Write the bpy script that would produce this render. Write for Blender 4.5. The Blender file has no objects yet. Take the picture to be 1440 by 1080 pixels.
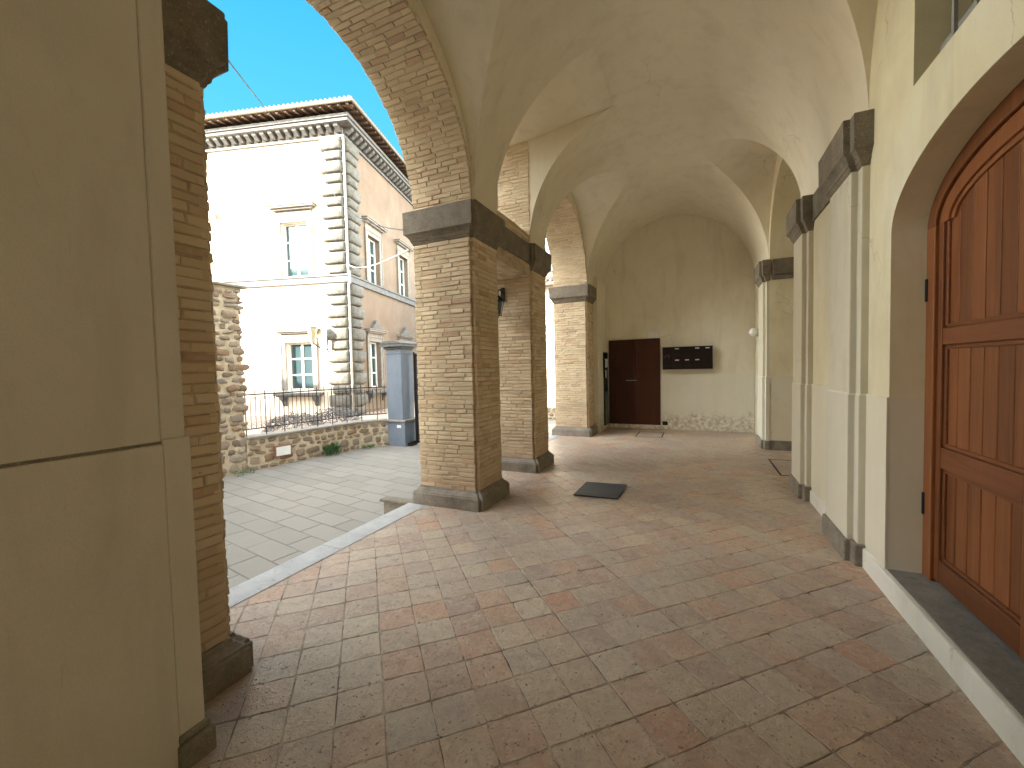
import bpy, bmesh, math, random
from math import sin, cos, pi, radians, sqrt, atan2
from mathutils import Vector, Matrix
random.seed(7)
scene = bpy.context.scene
COL = scene.collection
R_ = random.Random(11)

# ------------------------------------------------------------------ helpers
class MB:
    """collects vertices and faces for one mesh"""
    def __init__(s): s.v = []; s.f = []; s.fm = []
    def add(s, vs, fs, mi=0):
        o = len(s.v); s.v += [tuple(p) for p in vs]
        for f in fs: s.f.append(tuple(i + o for i in f)); s.fm.append(mi)
    def box(s, a, b, mi=0, fn=None):
        x0, y0, z0 = a; x1, y1, z1 = b
        vs = [(x0,y0,z0),(x1,y0,z0),(x1,y1,z0),(x0,y1,z0),(x0,y0,z1),(x1,y0,z1),(x1,y1,z1),(x0,y1,z1)]
        if fn: vs = [fn(*p) for p in vs]
        s.add(vs, [(0,3,2,1),(4,5,6,7),(0,1,5,4),(1,2,6,5),(2,3,7,6),(3,0,4,7)], mi)
    def prism(s, poly, axis, a, b, mi=0):
        """poly: list of 2d points; axis x: (y,z), y: (x,z), z: (x,y)"""
        def P(p, t):
            return (t, p[0], p[1]) if axis == 'x' else ((p[0], t, p[1]) if axis == 'y' else (p[0], p[1], t))
        n = len(poly)
        vs = [P(p, a) for p in poly] + [P(p, b) for p in poly]
        fs = [tuple(range(n))[::-1], tuple(range(n, 2*n))] + [(i, (i+1) % n, n+(i+1) % n, n+i) for i in range(n)]
        s.add(vs, fs, mi)
    def tube(s, pts, r, n=8, mi=0, taper=None, cap=True):
        pts = [Vector(p) for p in pts]; rings = []
        for i, p in enumerate(pts):
            if i == 0: d = pts[1]-p
            elif i == len(pts)-1: d = p-pts[i-1]
            else: d = (pts[i+1]-pts[i-1])
            d.normalize()
            up = Vector((0,0,1)) if abs(d.z) < .9 else Vector((1,0,0))
            a = d.cross(up).normalized(); b = a.cross(d).normalized()
            rr = r if taper is None else r*(1+(taper-1)*i/(len(pts)-1))
            rings.append([p + a*rr*cos(2*pi*k/n) + b*rr*sin(2*pi*k/n) for k in range(n)])
        vs = [q for rg in rings for q in rg]; fs = []
        for i in range(len(rings)-1):
            for k in range(n):
                fs.append((i*n+k, i*n+(k+1) % n, (i+1)*n+(k+1) % n, (i+1)*n+k))
        if cap: fs += [tuple(range(n))[::-1], tuple((len(rings)-1)*n+k for k in range(n))]
        s.add(vs, fs, mi)
    def lathe(s, prof, c=(0,0,0), n=20, mi=0):
        vs = []; fs = []
        for r, z in prof:
            for k in range(n): vs.append((c[0]+r*cos(2*pi*k/n), c[1]+r*sin(2*pi*k/n), c[2]+z))
        for i in range(len(prof)-1):
            for k in range(n): fs.append((i*n+k, i*n+(k+1) % n, (i+1)*n+(k+1) % n, (i+1)*n+k))
        fs += [tuple(range(n))[::-1], tuple((len(prof)-1)*n+k for k in range(n))]
        s.add(vs, fs, mi)
    def loft(s, levels, polyf, mi=0):
        """levels: list of (z, e); polyf(e) -> polygon"""
        n = len(polyf(0)); vs = []
        for z, e in levels: vs += [(p[0], p[1], z) for p in polyf(e)]
        fs = [tuple(range(n))[::-1], tuple(range((len(levels)-1)*n, len(levels)*n))]
        for i in range(len(levels)-1):
            for k in range(n): fs.append((i*n+k, i*n+(k+1) % n, (i+1)*n+(k+1) % n, (i+1)*n+k))
        s.add(vs, fs, mi)
    def blob(s, c, ax, n=8, m=5, jit=.12, rnd=R_, mi=0):
        """lumpy stone: ax = three half-axis vectors"""
        vs = []; fs = []
        A = [Vector(a) for a in ax]; c = Vector(c)
        for j in range(m+1):
            ph = -pi/2 + pi*j/m
            for k in range(n):
                th = 2*pi*k/n
                q = Vector((cos(ph)*cos(th), cos(ph)*sin(th), sin(ph)))
                q = Vector([math.copysign(abs(t)**.7, t) for t in q])
                q *= 1 + (rnd.uniform(-jit, jit) if 0 < j < m else 0)
                vs.append(c + A[0]*q.x + A[1]*q.y + A[2]*q.z)
        for j in range(m):
            for k in range(n): fs.append((j*n+k, j*n+(k+1) % n, (j+1)*n+(k+1) % n, (j+1)*n+k))
        s.add(vs, fs, mi)

def link(o, parent=None):
    COL.objects.link(o)
    if parent: o.parent = parent
    return o

def build(name, mb, mats, parent=None, base=None, smooth=False, bevel=0, world=False, seg=2):
    """one mesh object. world=True: coordinates are world, shifted to the parent's base"""
    me = bpy.data.meshes.new(name)
    off = Vector((0,0,0))
    if parent is not None and world: off = Vector(parent.location)
    if base is not None: off = Vector(base)
    me.from_pydata([tuple(Vector(p)-off) for p in mb.v], [], mb.f)
    if not isinstance(mats, (list, tuple)): mats = [mats]
    for m in mats: me.materials.append(m)
    for p, i in zip(me.polygons, mb.fm): p.material_index = min(i, len(mats)-1)
    bm = bmesh.new(); bm.from_mesh(me)
    bmesh.ops.recalc_face_normals(bm, faces=bm.faces)
    bm.to_mesh(me); bm.free()
    me.update()
    if smooth:
        me.polygons.foreach_set('use_smooth', [True]*len(me.polygons))
        me.set_sharp_from_angle(angle=radians(smooth if smooth is not True else 40))
    o = bpy.data.objects.new(name, me)
    if base is not None and parent is None: o.location = off
    link(o, parent)
    if bevel:
        md = o.modifiers.new('bevel', 'BEVEL'); md.width = bevel; md.segments = seg; md.limit_method = 'ANGLE'; md.angle_limit = radians(40)
    return o

def thing(name, label, cat, loc=(0,0,0), rotz=0, group=None):
    o = bpy.data.objects.new(name, None); link(o); o.empty_display_size = .2
    o.location = loc; o.rotation_euler = (0,0,rotz); o['label'] = label; o['category'] = cat
    if group: o['group'] = group
    return o
def tag(o, label, cat, group=None):
    o['label'] = label; o['category'] = cat
    if group: o['group'] = group
    return o
def struct(o, kind='structure'):
    o['kind'] = kind; return o

def cut(o, cutters):
    """subtract every cutter (list of MB) from o"""
    tmp = []
    for i, mb in enumerate(cutters):
        c = build('cutter', mb, [], None); tmp.append(c)
        md = o.modifiers.new('cut%d' % i, 'BOOLEAN'); md.operation = 'DIFFERENCE'; md.solver = 'EXACT'; md.object = c
    dg = bpy.context.evaluated_depsgraph_get(); dg.update()
    me = bpy.data.meshes.new_from_object(o.evaluated_get(dg))
    o.modifiers.clear(); old = o.data; o.data = me; bpy.data.meshes.remove(old)
    for c in tmp:
        m = c.data; bpy.data.objects.remove(c); bpy.data.meshes.remove(m)
    me.polygons.foreach_set('use_smooth', [True]*len(me.polygons))
    me.set_sharp_from_angle(angle=radians(22))
    return o

# ------------------------------------------------------------------ materials
def mat(name): 
    m = bpy.data.materials.new(name); m.use_nodes = True
    nt = m.node_tree; b = nt.nodes['Principled BSDF']
    return m, nt, b
def N(nt, t, **kw):
    n = nt.nodes.new(t)
    for k, v in kw.items():
        if k in n.inputs: n.inputs[k].default_value = v
        else: setattr(n, k, v)
    return n
def L(nt, a, b): nt.links.new(a, b)
def pos(nt, scale=(1,1,1)):
    g = N(nt, 'ShaderNodeNewGeometry'); mp = N(nt, 'ShaderNodeMapping'); mp.inputs['Scale'].default_value = scale
    L(nt, g.outputs['Position'], mp.inputs['Vector']); return mp.outputs['Vector'], g
def noise(nt, vec, scale, detail=4, rough=.6, dist=0):
    n = N(nt, 'ShaderNodeTexNoise'); n.inputs['Scale'].default_value = scale; n.inputs['Detail'].default_value = detail
    n.inputs['Roughness'].default_value = rough; n.inputs['Distortion'].default_value = dist
    L(nt, vec, n.inputs['Vector']); return n.outputs['Fac']
def ramp(nt, fac, stops, interp='LINEAR'):
    r = N(nt, 'ShaderNodeValToRGB'); r.color_ramp.interpolation = interp
    e = r.color_ramp.elements
    while len(e) < len(stops): e.new(.5)
    for x, (p, c) in zip(e, stops):
        x.position = p; x.color = (c[0], c[1], c[2], 1) if hasattr(c, '__len__') else (c, c, c, 1)
    L(nt, fac, r.inputs['Fac']); return r.outputs['Color']
def mix(nt, fac, a, b, mode='MIX'):
    m = N(nt, 'ShaderNodeMix'); m.data_type = 'RGBA'; m.blend_type = mode
    for s, v in ((m.inputs[0], fac), (m.inputs[6], a), (m.inputs[7], b)):
        if hasattr(v, 'is_linked'): L(nt, v, s)
        elif hasattr(v, '__len__'): s.default_value = (v[0], v[1], v[2], 1)
        else: s.default_value = v
    return m.outputs[2]
def math_(nt, op, a, b=0.0, clamp=False):
    m = N(nt, 'ShaderNodeMath'); m.operation = op; m.use_clamp = clamp
    for s, v in ((m.inputs[0], a), (m.inputs[1], b)):
        if hasattr(v, 'is_linked'): L(nt, v, s)
        else: s.default_value = v
    return m.outputs[0]
def bump(nt, b, h, strength=.3, dist=.01, prev=None):
    n = N(nt, 'ShaderNodeBump'); n.inputs['Strength'].default_value = strength; n.inputs['Distance'].default_value = dist
    L(nt, h, n.inputs['Height'])
    if prev: L(nt, prev, n.inputs['Normal'])
    L(nt, n.outputs['Normal'], b.inputs['Normal']); return n.outputs['Normal']

def plaster(name, c1, c2, c3, stain=None, bstr=.25, grey=None, cracks=.42):
    m, nt, b = mat(name); v, g = pos(nt)
    big = noise(nt, v, .9, 5, .62, .6); mid = noise(nt, v, 4.5, 5, .65, .3); fine = noise(nt, v, 160, 3, .7)
    vs, _ = pos(nt, (1.5,1.5,.35)); streak = noise(nt, vs, 3.2, 5, .6, .4)
    c = ramp(nt, big, [(.3, c1), (.52, c2), (.72, c3)])
    c = mix(nt, math_(nt, 'MULTIPLY', ramp(nt, mid, [(.35, 0), (.75, 1)]), .35), c, c1)
    c = mix(nt, math_(nt, 'MULTIPLY', ramp(nt, streak, [(.5, 0), (.78, 1)]), .38), c, tuple(x*.66 for x in c1))
    scr, _ = pos(nt, (7, 7, 1.2)); scuff = noise(nt, scr, 4.0, 3, .7, 1.5)
    c = mix(nt, math_(nt, 'MULTIPLY', ramp(nt, scuff, [(.66, 0), (.72, 1)]), .22), c, tuple(x*.55 for x in c1))
    c = mix(nt, math_(nt, 'MULTIPLY', ramp(nt, fine, [(.35, 0), (.65, 1)]), .24), c, tuple(x*.66 for x in c2))
    # a few hairline cracks
    wob_ = N(nt, 'ShaderNodeTexNoise'); wob_.inputs['Scale'].default_value = 2.6; wob_.inputs['Detail'].default_value = 5; L(nt, v, wob_.inputs['Vector'])
    ma = N(nt, 'ShaderNodeVectorMath'); ma.operation = 'MULTIPLY_ADD'; ma.inputs[1].default_value = (.7,.7,.7); L(nt, wob_.outputs['Color'], ma.inputs[0]); L(nt, v, ma.inputs[2])
    vc = N(nt, 'ShaderNodeTexVoronoi'); vc.feature = 'DISTANCE_TO_EDGE'; vc.inputs['Scale'].default_value = .55; L(nt, ma.outputs[0], vc.inputs['Vector'])
    crack = math_(nt, 'MULTIPLY', ramp(nt, vc.outputs['Distance'], [(.0012, 1), (.0035, 0)]), ramp(nt, noise(nt, v, 1.1, 2), [(.50, 0), (.60, 1)]))
    c = mix(nt, math_(nt, 'MULTIPLY', crack, cracks), c, tuple(x*.35 for x in c1))
    sx = N(nt, 'ShaderNodeSeparateXYZ'); L(nt, g.outputs['Position'], sx.inputs[0])
    # dado below 1.30 m: greyer wash
    if grey:
        d = math_(nt, 'LESS_THAN', sx.outputs['Z'], 1.302)
        c = mix(nt, math_(nt, 'MULTIPLY', d, .6), c, grey)
    if stain:
        wob = math_(nt, 'MULTIPLY', noise(nt, v, 2.2, 5, .7), stain*1.9)
        low = math_(nt, 'SUBTRACT', wob, math_(nt, 'SUBTRACT', sx.outputs['Z'], -.05))
        f = math_(nt, 'MULTIPLY', low, 7.0, True)
        pale = ramp(nt, noise(nt, v, 14, 5, .75), [(.4, (.78,.73,.62)), (.62, (.34,.29,.22))])
        c = mix(nt, math_(nt, 'MULTIPLY', f, .8), c, pale)
    L(nt, c, b.inputs['Base Color']); b.inputs['Roughness'].default_value = .86
    h = math_(nt, 'ADD', math_(nt, 'MULTIPLY', fine, .25), math_(nt, 'MULTIPLY', mid, 1.2))
    bump(nt, b, h, bstr, .012)
    return m

M = {}
M['plaster'] = plaster('cream_plaster', (.66,.585,.38), (.76,.70,.495), (.78,.755,.63), .10, .3, grey=(.66,.63,.52))
M['vault'] = plaster('vault_plaster', (.71,.655,.515), (.79,.735,.59), (.83,.78,.64), None, .22)
M['end'] = plaster('end_wall_plaster', (.70,.65,.51), (.78,.74,.605), (.81,.785,.68), .50, .3, grey=(.66,.66,.57))
M['pilaster'] = plaster('pilaster_plaster', (.55,.515,.385), (.62,.585,.455), (.66,.635,.53), .12, .3, grey=(.61,.585,.49))
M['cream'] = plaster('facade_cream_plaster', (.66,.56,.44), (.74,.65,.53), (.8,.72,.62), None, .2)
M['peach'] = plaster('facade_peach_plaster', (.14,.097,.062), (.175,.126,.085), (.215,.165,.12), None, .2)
M['blue'] = plaster('blue_grey_plaster', (.11,.135,.17), (.14,.17,.21), (.17,.20,.24), None, .3)

def brickmat():
    m, nt, b = mat('hand_made_brick'); v, g = pos(nt)
    r = g.outputs['Random Per Island']
    c = ramp(nt, r, [(0, (.54,.435,.28)), (.3, (.62,.515,.345)), (.55, (.68,.57,.395)), (.8, (.60,.475,.315)), (.95, (.54,.38,.245)), (1, (.42,.30,.205))])
    n1 = noise(nt, v, 30, 5, .7); n2 = noise(nt, v, 2.0, 4, .6); n3 = noise(nt, v, 260, 2, .6)
    c = mix(nt, math_(nt, 'MULTIPLY', ramp(nt, n1, [(.4, 0), (.75, 1)]), .4), c, (.62,.53,.38))
    c = mix(nt, math_(nt, 'MULTIPLY', ramp(nt, n2, [(.45, 0), (.75, 1)]), .35), c, (.30,.22,.14))
    pit = ramp(nt, n1, [(.28, 1), (.36, 0)])
    c = mix(nt, math_(nt, 'MULTIPLY', pit, .6), c, (.13,.09,.06))
    # smoke grime low down and dark weathering patches
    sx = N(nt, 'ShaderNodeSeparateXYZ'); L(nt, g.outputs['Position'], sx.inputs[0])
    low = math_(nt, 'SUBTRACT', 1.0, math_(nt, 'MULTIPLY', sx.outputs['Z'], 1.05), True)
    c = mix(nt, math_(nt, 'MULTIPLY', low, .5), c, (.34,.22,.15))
    L(nt, c, b.inputs['Base Color']); b.inputs['Roughness'].default_value = .9
    h = math_(nt, 'ADD', math_(nt, 'MULTIPLY', n1, 1.0), math_(nt, 'MULTIPLY', n3, .25))
    bump(nt, b, h, .75, .008); return m
M['brick'] = brickmat()
def simple(name, c1, c2, scale=8, rough=.8, bs=.3, bd=.01, metal=0, spec=None, fine=80, stretch=(1,1,1), lo=.35, hi=.7):
    m, nt, b = mat(name); v, g = pos(nt, stretch)
    n1 = noise(nt, v, scale, 5, .65); n2 = noise(nt, v, fine, 3, .7)
    c = ramp(nt, n1, [(lo, c1), (hi, c2)])
    c = mix(nt, math_(nt, 'MULTIPLY', ramp(nt, n2, [(.35, 0), (.7, 1)]), .3), c, tuple(x*.55 for x in c1))
    L(nt, c, b.inputs['Base Color']); b.inputs['Roughness'].default_value = rough; b.inputs['Metallic'].default_value = metal
    if spec is not None: b.inputs['Specular IOR Level'].default_value = spec
    bump(nt, b, math_(nt, 'ADD', n1, math_(nt, 'MULTIPLY', n2, .5)), bs, bd); return m
M['mortar'] = simple('lime_mortar', (.36,.28,.185), (.60,.49,.34), 5, .95, .6)
def stonemat(name, a, b_, spk=.5):
    m, nt, b = mat(name); v, g = pos(nt)
    n1 = noise(nt, v, 6, 5, .7); n2 = noise(nt, v, 90, 3, .75); n3 = noise(nt, v, 26, 4, .7)
    c = ramp(nt, n1, [(.3, a), (.72, b_)])
    c = mix(nt, math_(nt, 'MULTIPLY', ramp(nt, n2, [(.58, 0), (.68, 1)]), spk), c, tuple(min(1, x*2.3) for x in b_))
    c = mix(nt, math_(nt, 'MULTIPLY', ramp(nt, n3, [(.3, 1), (.42, 0)]), .5), c, tuple(x*.45 for x in a))
    L(nt, c, b.inputs['Base Color']); b.inputs['Roughness'].default_value = .82
    bump(nt, b, math_(nt, 'ADD', math_(nt, 'ADD', n1, n3), math_(nt, 'MULTIPLY', n2, .4)), .55, .012); return m
M['stone'] = stonemat('dark_volcanic_stone', (.12,.100,.072), (.235,.205,.155))
M['stonelow'] = stonemat('worn_plinth_stone', (.14,.12,.095), (.28,.25,.20), .3)
M['quoin'] = stonemat('weathered_quoin_stone', (.045,.045,.038), (.15,.142,.118), .3)
M['kerb'] = stonemat('grey_sill_stone', (.15,.145,.13), (.27,.255,.225), .25)
M['threshold'] = stonemat('pale_speckled_threshold', (.34,.34,.33), (.48,.475,.455), .15)
def tilemat():
    m, nt, b = mat('worn_terracotta_tile'); v, g = pos(nt)
    r = g.outputs['Random Per Island']
    c = ramp(nt, r, [(0, (.46,.37,.27)), (.16, (.56,.47,.35)), (.3, (.42,.30,.225)), (.44, (.54,.36,.25)), (.56, (.47,.405,.33)), (.70, (.58,.335,.20)), (.76, (.41,.31,.26)), (.9, (.60,.48,.34)), (1, (.49,.27,.18))])
    n1 = noise(nt, v, 8, 6, .75, .3); n2 = noise(nt, v, 38, 5, .75, .4); n3 = noise(nt, v, 240, 2, .6); n4 = noise(nt, v, .8, 4, .6, .5); n5 = noise(nt, v, 17, 6, .75, .35)
    c = mix(nt, .06, c, (.42,.33,.255))
    c = mix(nt, math_(nt, 'MULTIPLY', ramp(nt, n1, [(.46, 0), (.64, 1)]), .55), c, (.62,.52,.39))
    c = mix(nt, math_(nt, 'MULTIPLY', ramp(nt, n5, [(.50, 0), (.66, 1)]), .45), c, (.27,.205,.165))
    c = mix(nt, math_(nt, 'MULTIPLY', ramp(nt, n4, [(.42, 0), (.62, 1)]), .40), c, (.31,.26,.225))
    c = mix(nt, math_(nt, 'MULTIPLY', ramp(nt, n2, [(.55, 0), (.68, 1)]), .4), c, (.66,.58,.47))
    c = mix(nt, math_(nt, 'MULTIPLY', ramp(nt, n3, [(.5, 0), (.7, 1)]), .25), c, (.2,.155,.12))
    wv = N(nt, 'ShaderNodeVectorMath'); wv.operation = 'MULTIPLY_ADD'; wv.inputs[1].default_value = (.03,.03,.03); L(nt, v, wv.inputs[2])
    nv = N(nt, 'ShaderNodeTexNoise'); nv.inputs['Scale'].default_value = 30; L(nt, v, nv.inputs['Vector']); L(nt, nv.outputs['Color'], wv.inputs[0])
    pit = None
    for sc_, th, r0 in ((24, .66, .17), (52, .66, .24), (95, .72, .3)):
        vor = N(nt, 'ShaderNodeTexVoronoi'); vor.inputs['Scale'].default_value = sc_; L(nt, wv.outputs[0], vor.inputs['Vector'])
        keep = ramp(nt, vor.outputs['Color'], [(th, 0), (th+.03, 1)])
        p_ = math_(nt, 'MULTIPLY', ramp(nt, vor.outputs['Distance'], [(r0*.5, 1), (r0, 0)]), keep)
        pit = p_ if pit is None else math_(nt, 'MAXIMUM', pit, p_)
    # worn places have no pits
    pit = math_(nt, 'MULTIPLY', pit, ramp(nt, n1, [(.35, .2), (.55, 1)]))
    c = mix(nt, math_(nt, 'MULTIPLY', pit, .85), c, (.08,.06,.045))
    L(nt, c, b.inputs['Base Color'])
    L(nt, ramp(nt, n5, [(.3, .30), (.7, .58)]), b.inputs['Roughness'])
    h = math_(nt, 'SUBTRACT', math_(nt, 'ADD', math_(nt, 'MULTIPLY', n1, 1.8), math_(nt, 'ADD', math_(nt, 'MULTIPLY', n2, .8), math_(nt, 'MULTIPLY', n3, .15))), math_(nt, 'MULTIPLY', pit, .9))
    bump(nt, b, h, .8, .012); return m
M['tile'] = tilemat()
M['grout'] = simple('dark_tile_grout', (.10,.075,.055), (.62,.53,.41), 4, .95, .6)
def pavermat():
    m, nt, b = mat('grey_stone_paver'); v, g = pos(nt)
    r = g.outputs['Random Per Island']
    c = ramp(nt, r, [(0, (.185,.175,.152)), (.4, (.212,.201,.177)), (.7, (.232,.22,.193)), (1, (.198,.186,.16))])
    n1 = noise(nt, v, 3, 5, .7, .5); n2 = noise(nt, v, 60, 4, .7)
    c = mix(nt, math_(nt, 'MULTIPLY', ramp(nt, n1, [(.4, 0), (.75, 1)]), .4), c, (.25,.22,.165))
    c = mix(nt, math_(nt, 'MULTIPLY', ramp(nt, n2, [(.5, 0), (.75, 1)]), .25), c, (.42,.41,.37))
    L(nt, c, b.inputs['Base Color']); b.inputs['Roughness'].default_value = .7
    bump(nt, b, math_(nt, 'ADD', n1, n2), .3, .006); return m
M['paver'] = pavermat()
M['joint'] = simple('paving_joint', (.13,.125,.10), (.22,.21,.17), 10, .95, .4)
M['earth'] = simple('dusty_ground', (.34,.26,.20), (.45,.36,.29), 2.5, .95, .5)
M['asphalt'] = simple('pale_asphalt', (.10,.10,.10), (.16,.155,.15), 3, .9, .4)
def woodmat(name, a, b_, c_, rough=.42, axis=(14,14,.7), rib=True):
    m, nt, b = mat(name); v, g = pos(nt, axis)
    n1 = noise(nt, v, 1.3, 6, .65, 1.2); v2, _ = pos(nt, (60,60,1.6)); n2 = noise(nt, v2, 2.0, 4, .7, .4); v3, _ = pos(nt); n3 = noise(nt, v3, 2.2, 4, .6)
    c = ramp(nt, n1, [(.28, a), (.5, b_), (.75, c_)])
    c = mix(nt, math_(nt, 'MULTIPLY', ramp(nt, n2, [(.5, 0), (.7, 1)]), .45), c, tuple(x*.45 for x in a))
    c = mix(nt, math_(nt, 'MULTIPLY', ramp(nt, n3, [(.45, 0), (.75, 1)]), .35), c, tuple(x*.6 for x in a))
    if rib:
        c = mix(nt, math_(nt, 'MULTIPLY', math_(nt, 'SUBTRACT', g.outputs['Random Per Island'], .3, True), .8), c, c_)
        c = mix(nt, math_(nt, 'MULTIPLY', math_(nt, 'LESS_THAN', g.outputs['Random Per Island'], .35), .4), c, a)
    L(nt, c, b.inputs['Base Color']); b.inputs['Roughness'].default_value = rough
    b.inputs['Specular IOR Level'].default_value = .3; b.inputs['Coat Weight'].default_value = .06; b.inputs['Coat Roughness'].default_value = .3
    bump(nt, b, math_(nt, 'ADD', n1, n2), .22, .004); return m
M['wood'] = woodmat('varnished_chestnut_wood', (.115,.038,.013), (.21,.072,.024), (.30,.108,.036))
M['woodh'] = woodmat('varnished_chestnut_rail', (.10,.033,.012), (.17,.056,.020), (.23,.080,.029), .42, (14,.8,14))
M['darkwood'] = woodmat('dark_stained_wood', (.030,.008,.0035), (.052,.014,.006), (.08,.024,.010), .7)
M['iron'] = simple('black_wrought_iron', (.008,.008,.009), (.022,.019,.018), 20, .6, .3, .003, 0, spec=.25)
M['galv'] = simple('grey_painted_metal', (.30,.31,.30), (.42,.43,.41), 6, .5, .1, .003, .3)
M['slate'] = simple('dark_slate_mat', (.045,.05,.058), (.085,.09,.10), 3, .6, .25, .003)
M['white'] = simple('white_painted', (.68,.68,.66), (.8,.8,.77), 5, .6, .1, .003)
M['paper'] = simple('white_card', (.7,.7,.7), (.8,.8,.8), 5, .7, .05, .001)
M['boxpaint'] = simple('oxblood_mailbox_paint', (.010,.004,.004), (.024,.008,.007), 6, .5, .1, .002, spec=.25)
M['rtile'] = simple('roof_tile', (.10,.072,.054), (.17,.135,.108), 6, .9, .5)
M['timber'] = simple('old_rafter_timber', (.07,.04,.025), (.13,.085,.055), 8, .85, .4)
M['gutter'] = simple('cream_gutter', (.09,.083,.056), (.13,.115,.08), 4, .6, .15)
M['facstone'] = stonemat('pale_window_stone', (.15,.14,.12), (.26,.24,.21), .2)
M['corn'] = stonemat('grey_cornice_stone', (.07,.072,.070), (.145,.145,.14), .35)
M['pipe'] = simple('downpipe_paint', (.24,.22,.18), (.30,.28,.24), 4, .5, .1)
M['cable'] = simple('black_cable', (.012,.012,.012), (.03,.03,.03), 10, .6, .05)
M['wcable'] = simple('white_cable', (.65,.63,.55), (.75,.73,.65), 10, .6, .05)
def rubble():
    m, nt, b = mat('rubble_field_stone'); v, g = pos(nt)
    r = g.outputs['Random Per Island']
    c = ramp(nt, r, [(0, (.12,.085,.055)), (.3, (.22,.165,.115)), (.55, (.20,.115,.065)), (.75, (.28,.24,.18)), (1, (.15,.125,.10))])
    n1 = noise(nt, v, 14, 5, .7); n2 = noise(nt, v, 70, 4, .7)
    c = mix(nt, math_(nt, 'MULTIPLY', ramp(nt, n1, [(.4, 0), (.7, 1)]), .5), c, (.30,.24,.165))
    L(nt, c, b.inputs['Base Color']); b.inputs['Roughness'].default_value = .92
    bump(nt, b, math_(nt, 'ADD', n1, math_(nt, 'MULTIPLY', n2, .4)), .8, .02); return m
M['rubble'] = rubble()
M['rubmortar'] = simple('pale_rubble_mortar', (.40,.32,.21), (.60,.51,.37), 7, .95, .7, .02)
m, nt, b = mat('window_glass'); b.inputs['Base Color'].default_value = (.05,.09,.10,1); b.inputs['Roughness'].default_value = .04; b.inputs['Specular IOR Level'].default_value = 1.0; b.inputs['Metallic'].default_value = .35
v, g = pos(nt); bump(nt, b, noise(nt, v, 1.6, 2, .5), .08, .02); M['glass'] = m
m, nt, b = mat('frosted_lamp_glass'); v, g = pos(nt)
L(nt, ramp(nt, noise(nt, v, 8, 3), [(.3, (.62,.60,.54)), (.7, (.72,.70,.64))]), b.inputs['Base Color']); b.inputs['Roughness'].default_value = .25; M['opal'] = m
m, nt, b = mat('amber_lantern_glass'); v, g = pos(nt)
L(nt, ramp(nt, noise(nt, v, 8, 3), [(.3, (.30,.26,.13)), (.7, (.38,.33,.18))]), b.inputs['Base Color']); b.inputs['Roughness'].default_value = .2; M['lantglass'] = m
def leafmat():
    m, nt, b = mat('weed_leaf'); v, g = pos(nt)
    L(nt, ramp(nt, g.outputs['Random Per Island'], [(0, (.03,.09,.03)), (.6, (.06,.15,.05)), (1, (.12,.17,.06))]), b.inputs['Base Color']); b.inputs['Roughness'].default_value = .6
    return m
M['leaf'] = leafmat()
M['shrub'] = simple('dusty_shrub_leaf', (.10,.10,.10), (.20,.19,.19), 8, .8, .2)

# ------------------------------------------------------------------ bricks
def brick(mb, o, u, v, n, lu, lv, proud, rnd=R_, ch=.006, back=.03):
    """brick face at o, spanning u*lu, v*lv, sticking out by proud along n"""
    o = Vector(o); j = lambda a: rnd.uniform(-a, a)
    c = []
    for (a, b_) in ((0,0),(1,0),(1,1),(0,1)):
        c.append(o + u*(a*lu + j(.005)) + v*(b_*lv + j(.0035)))
    cen = (c[0]+c[1]+c[2]+c[3])/4
    vs = [p - n*back for p in c] + [p + n*(proud-ch*.8+j(.0015)) for p in c]
    for p in c:
        d = (cen-p); q = p + u*math.copysign(ch, d.dot(u)) + v*math.copysign(ch*.8, d.dot(v))
        vs.append(q + n*(proud+j(.002)))
    mb.add(vs, [(0,1,5,4),(1,2,6,5),(2,3,7,6),(3,0,4,7),(4,5,9,8),(5,6,10,9),(6,7,11,10),(7,4,8,11),(8,9,10,11)])

def brick_face(mb, o, u, v, n, W, H, hc=.0505, lb=.205, proud=.0052, ext=.004, seed=0):
    rnd = random.Random(seed*97+13)
    rows = max(1, round(H/hc)); hh = H/rows
    for k in range(rows):
        x = 0; off = (k % 2)*.5 + rnd.uniform(-.12, .12)
        edges = [0.0]; t = lb*(off % 1) or lb
        t = max(t, .08)
        while t < W-.07:
            edges.append(t); t += lb*rnd.uniform(.62, 1.4)
        edges.append(W)
        wob = rnd.uniform(-.0015, .0015)
        for a, b_ in zip(edges[:-1], edges[1:]):
            ga = .0035 if a > 0 else -ext*rnd.uniform(0, 1); gb = .0035 if b_ < W else -ext*rnd.uniform(0, 1)
            brick(mb, Vector(o) + u*(a+ga) + v*(k*hh+.0035+wob), u, v, n, (b_-gb)-(a+ga), hh-.007, proud + rnd.uniform(-.005, .004), rnd)

X, Y, Z = Vector((1,0,0)), Vector((0,1,0)), Vector((0,0,1))
ZS = 3.33          # springing of all arches and of the vault
XI, XO = -2.20, -2.96
XC, RB = -.525, 1.675

def notched(x0, x1, y0, y1, n, sides='in'):
    """plan of a pier with small re-entrant corners on its inner side; returns polyf(e)"""
    def f(e):
        return [(x0-e, y0-e), (x1-n+e*0+e*0 - 0 + 0, y0-e) if False else (x1-n-(-e), y0-e), (x1-n+e, y0+n-e), (x1+e, y0+n-e), (x1+e, y1-n+e), (x1-n+e, y1-n+e), (x1-n+e, y1+e), (x0-e, y1+e)]
    return f

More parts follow.
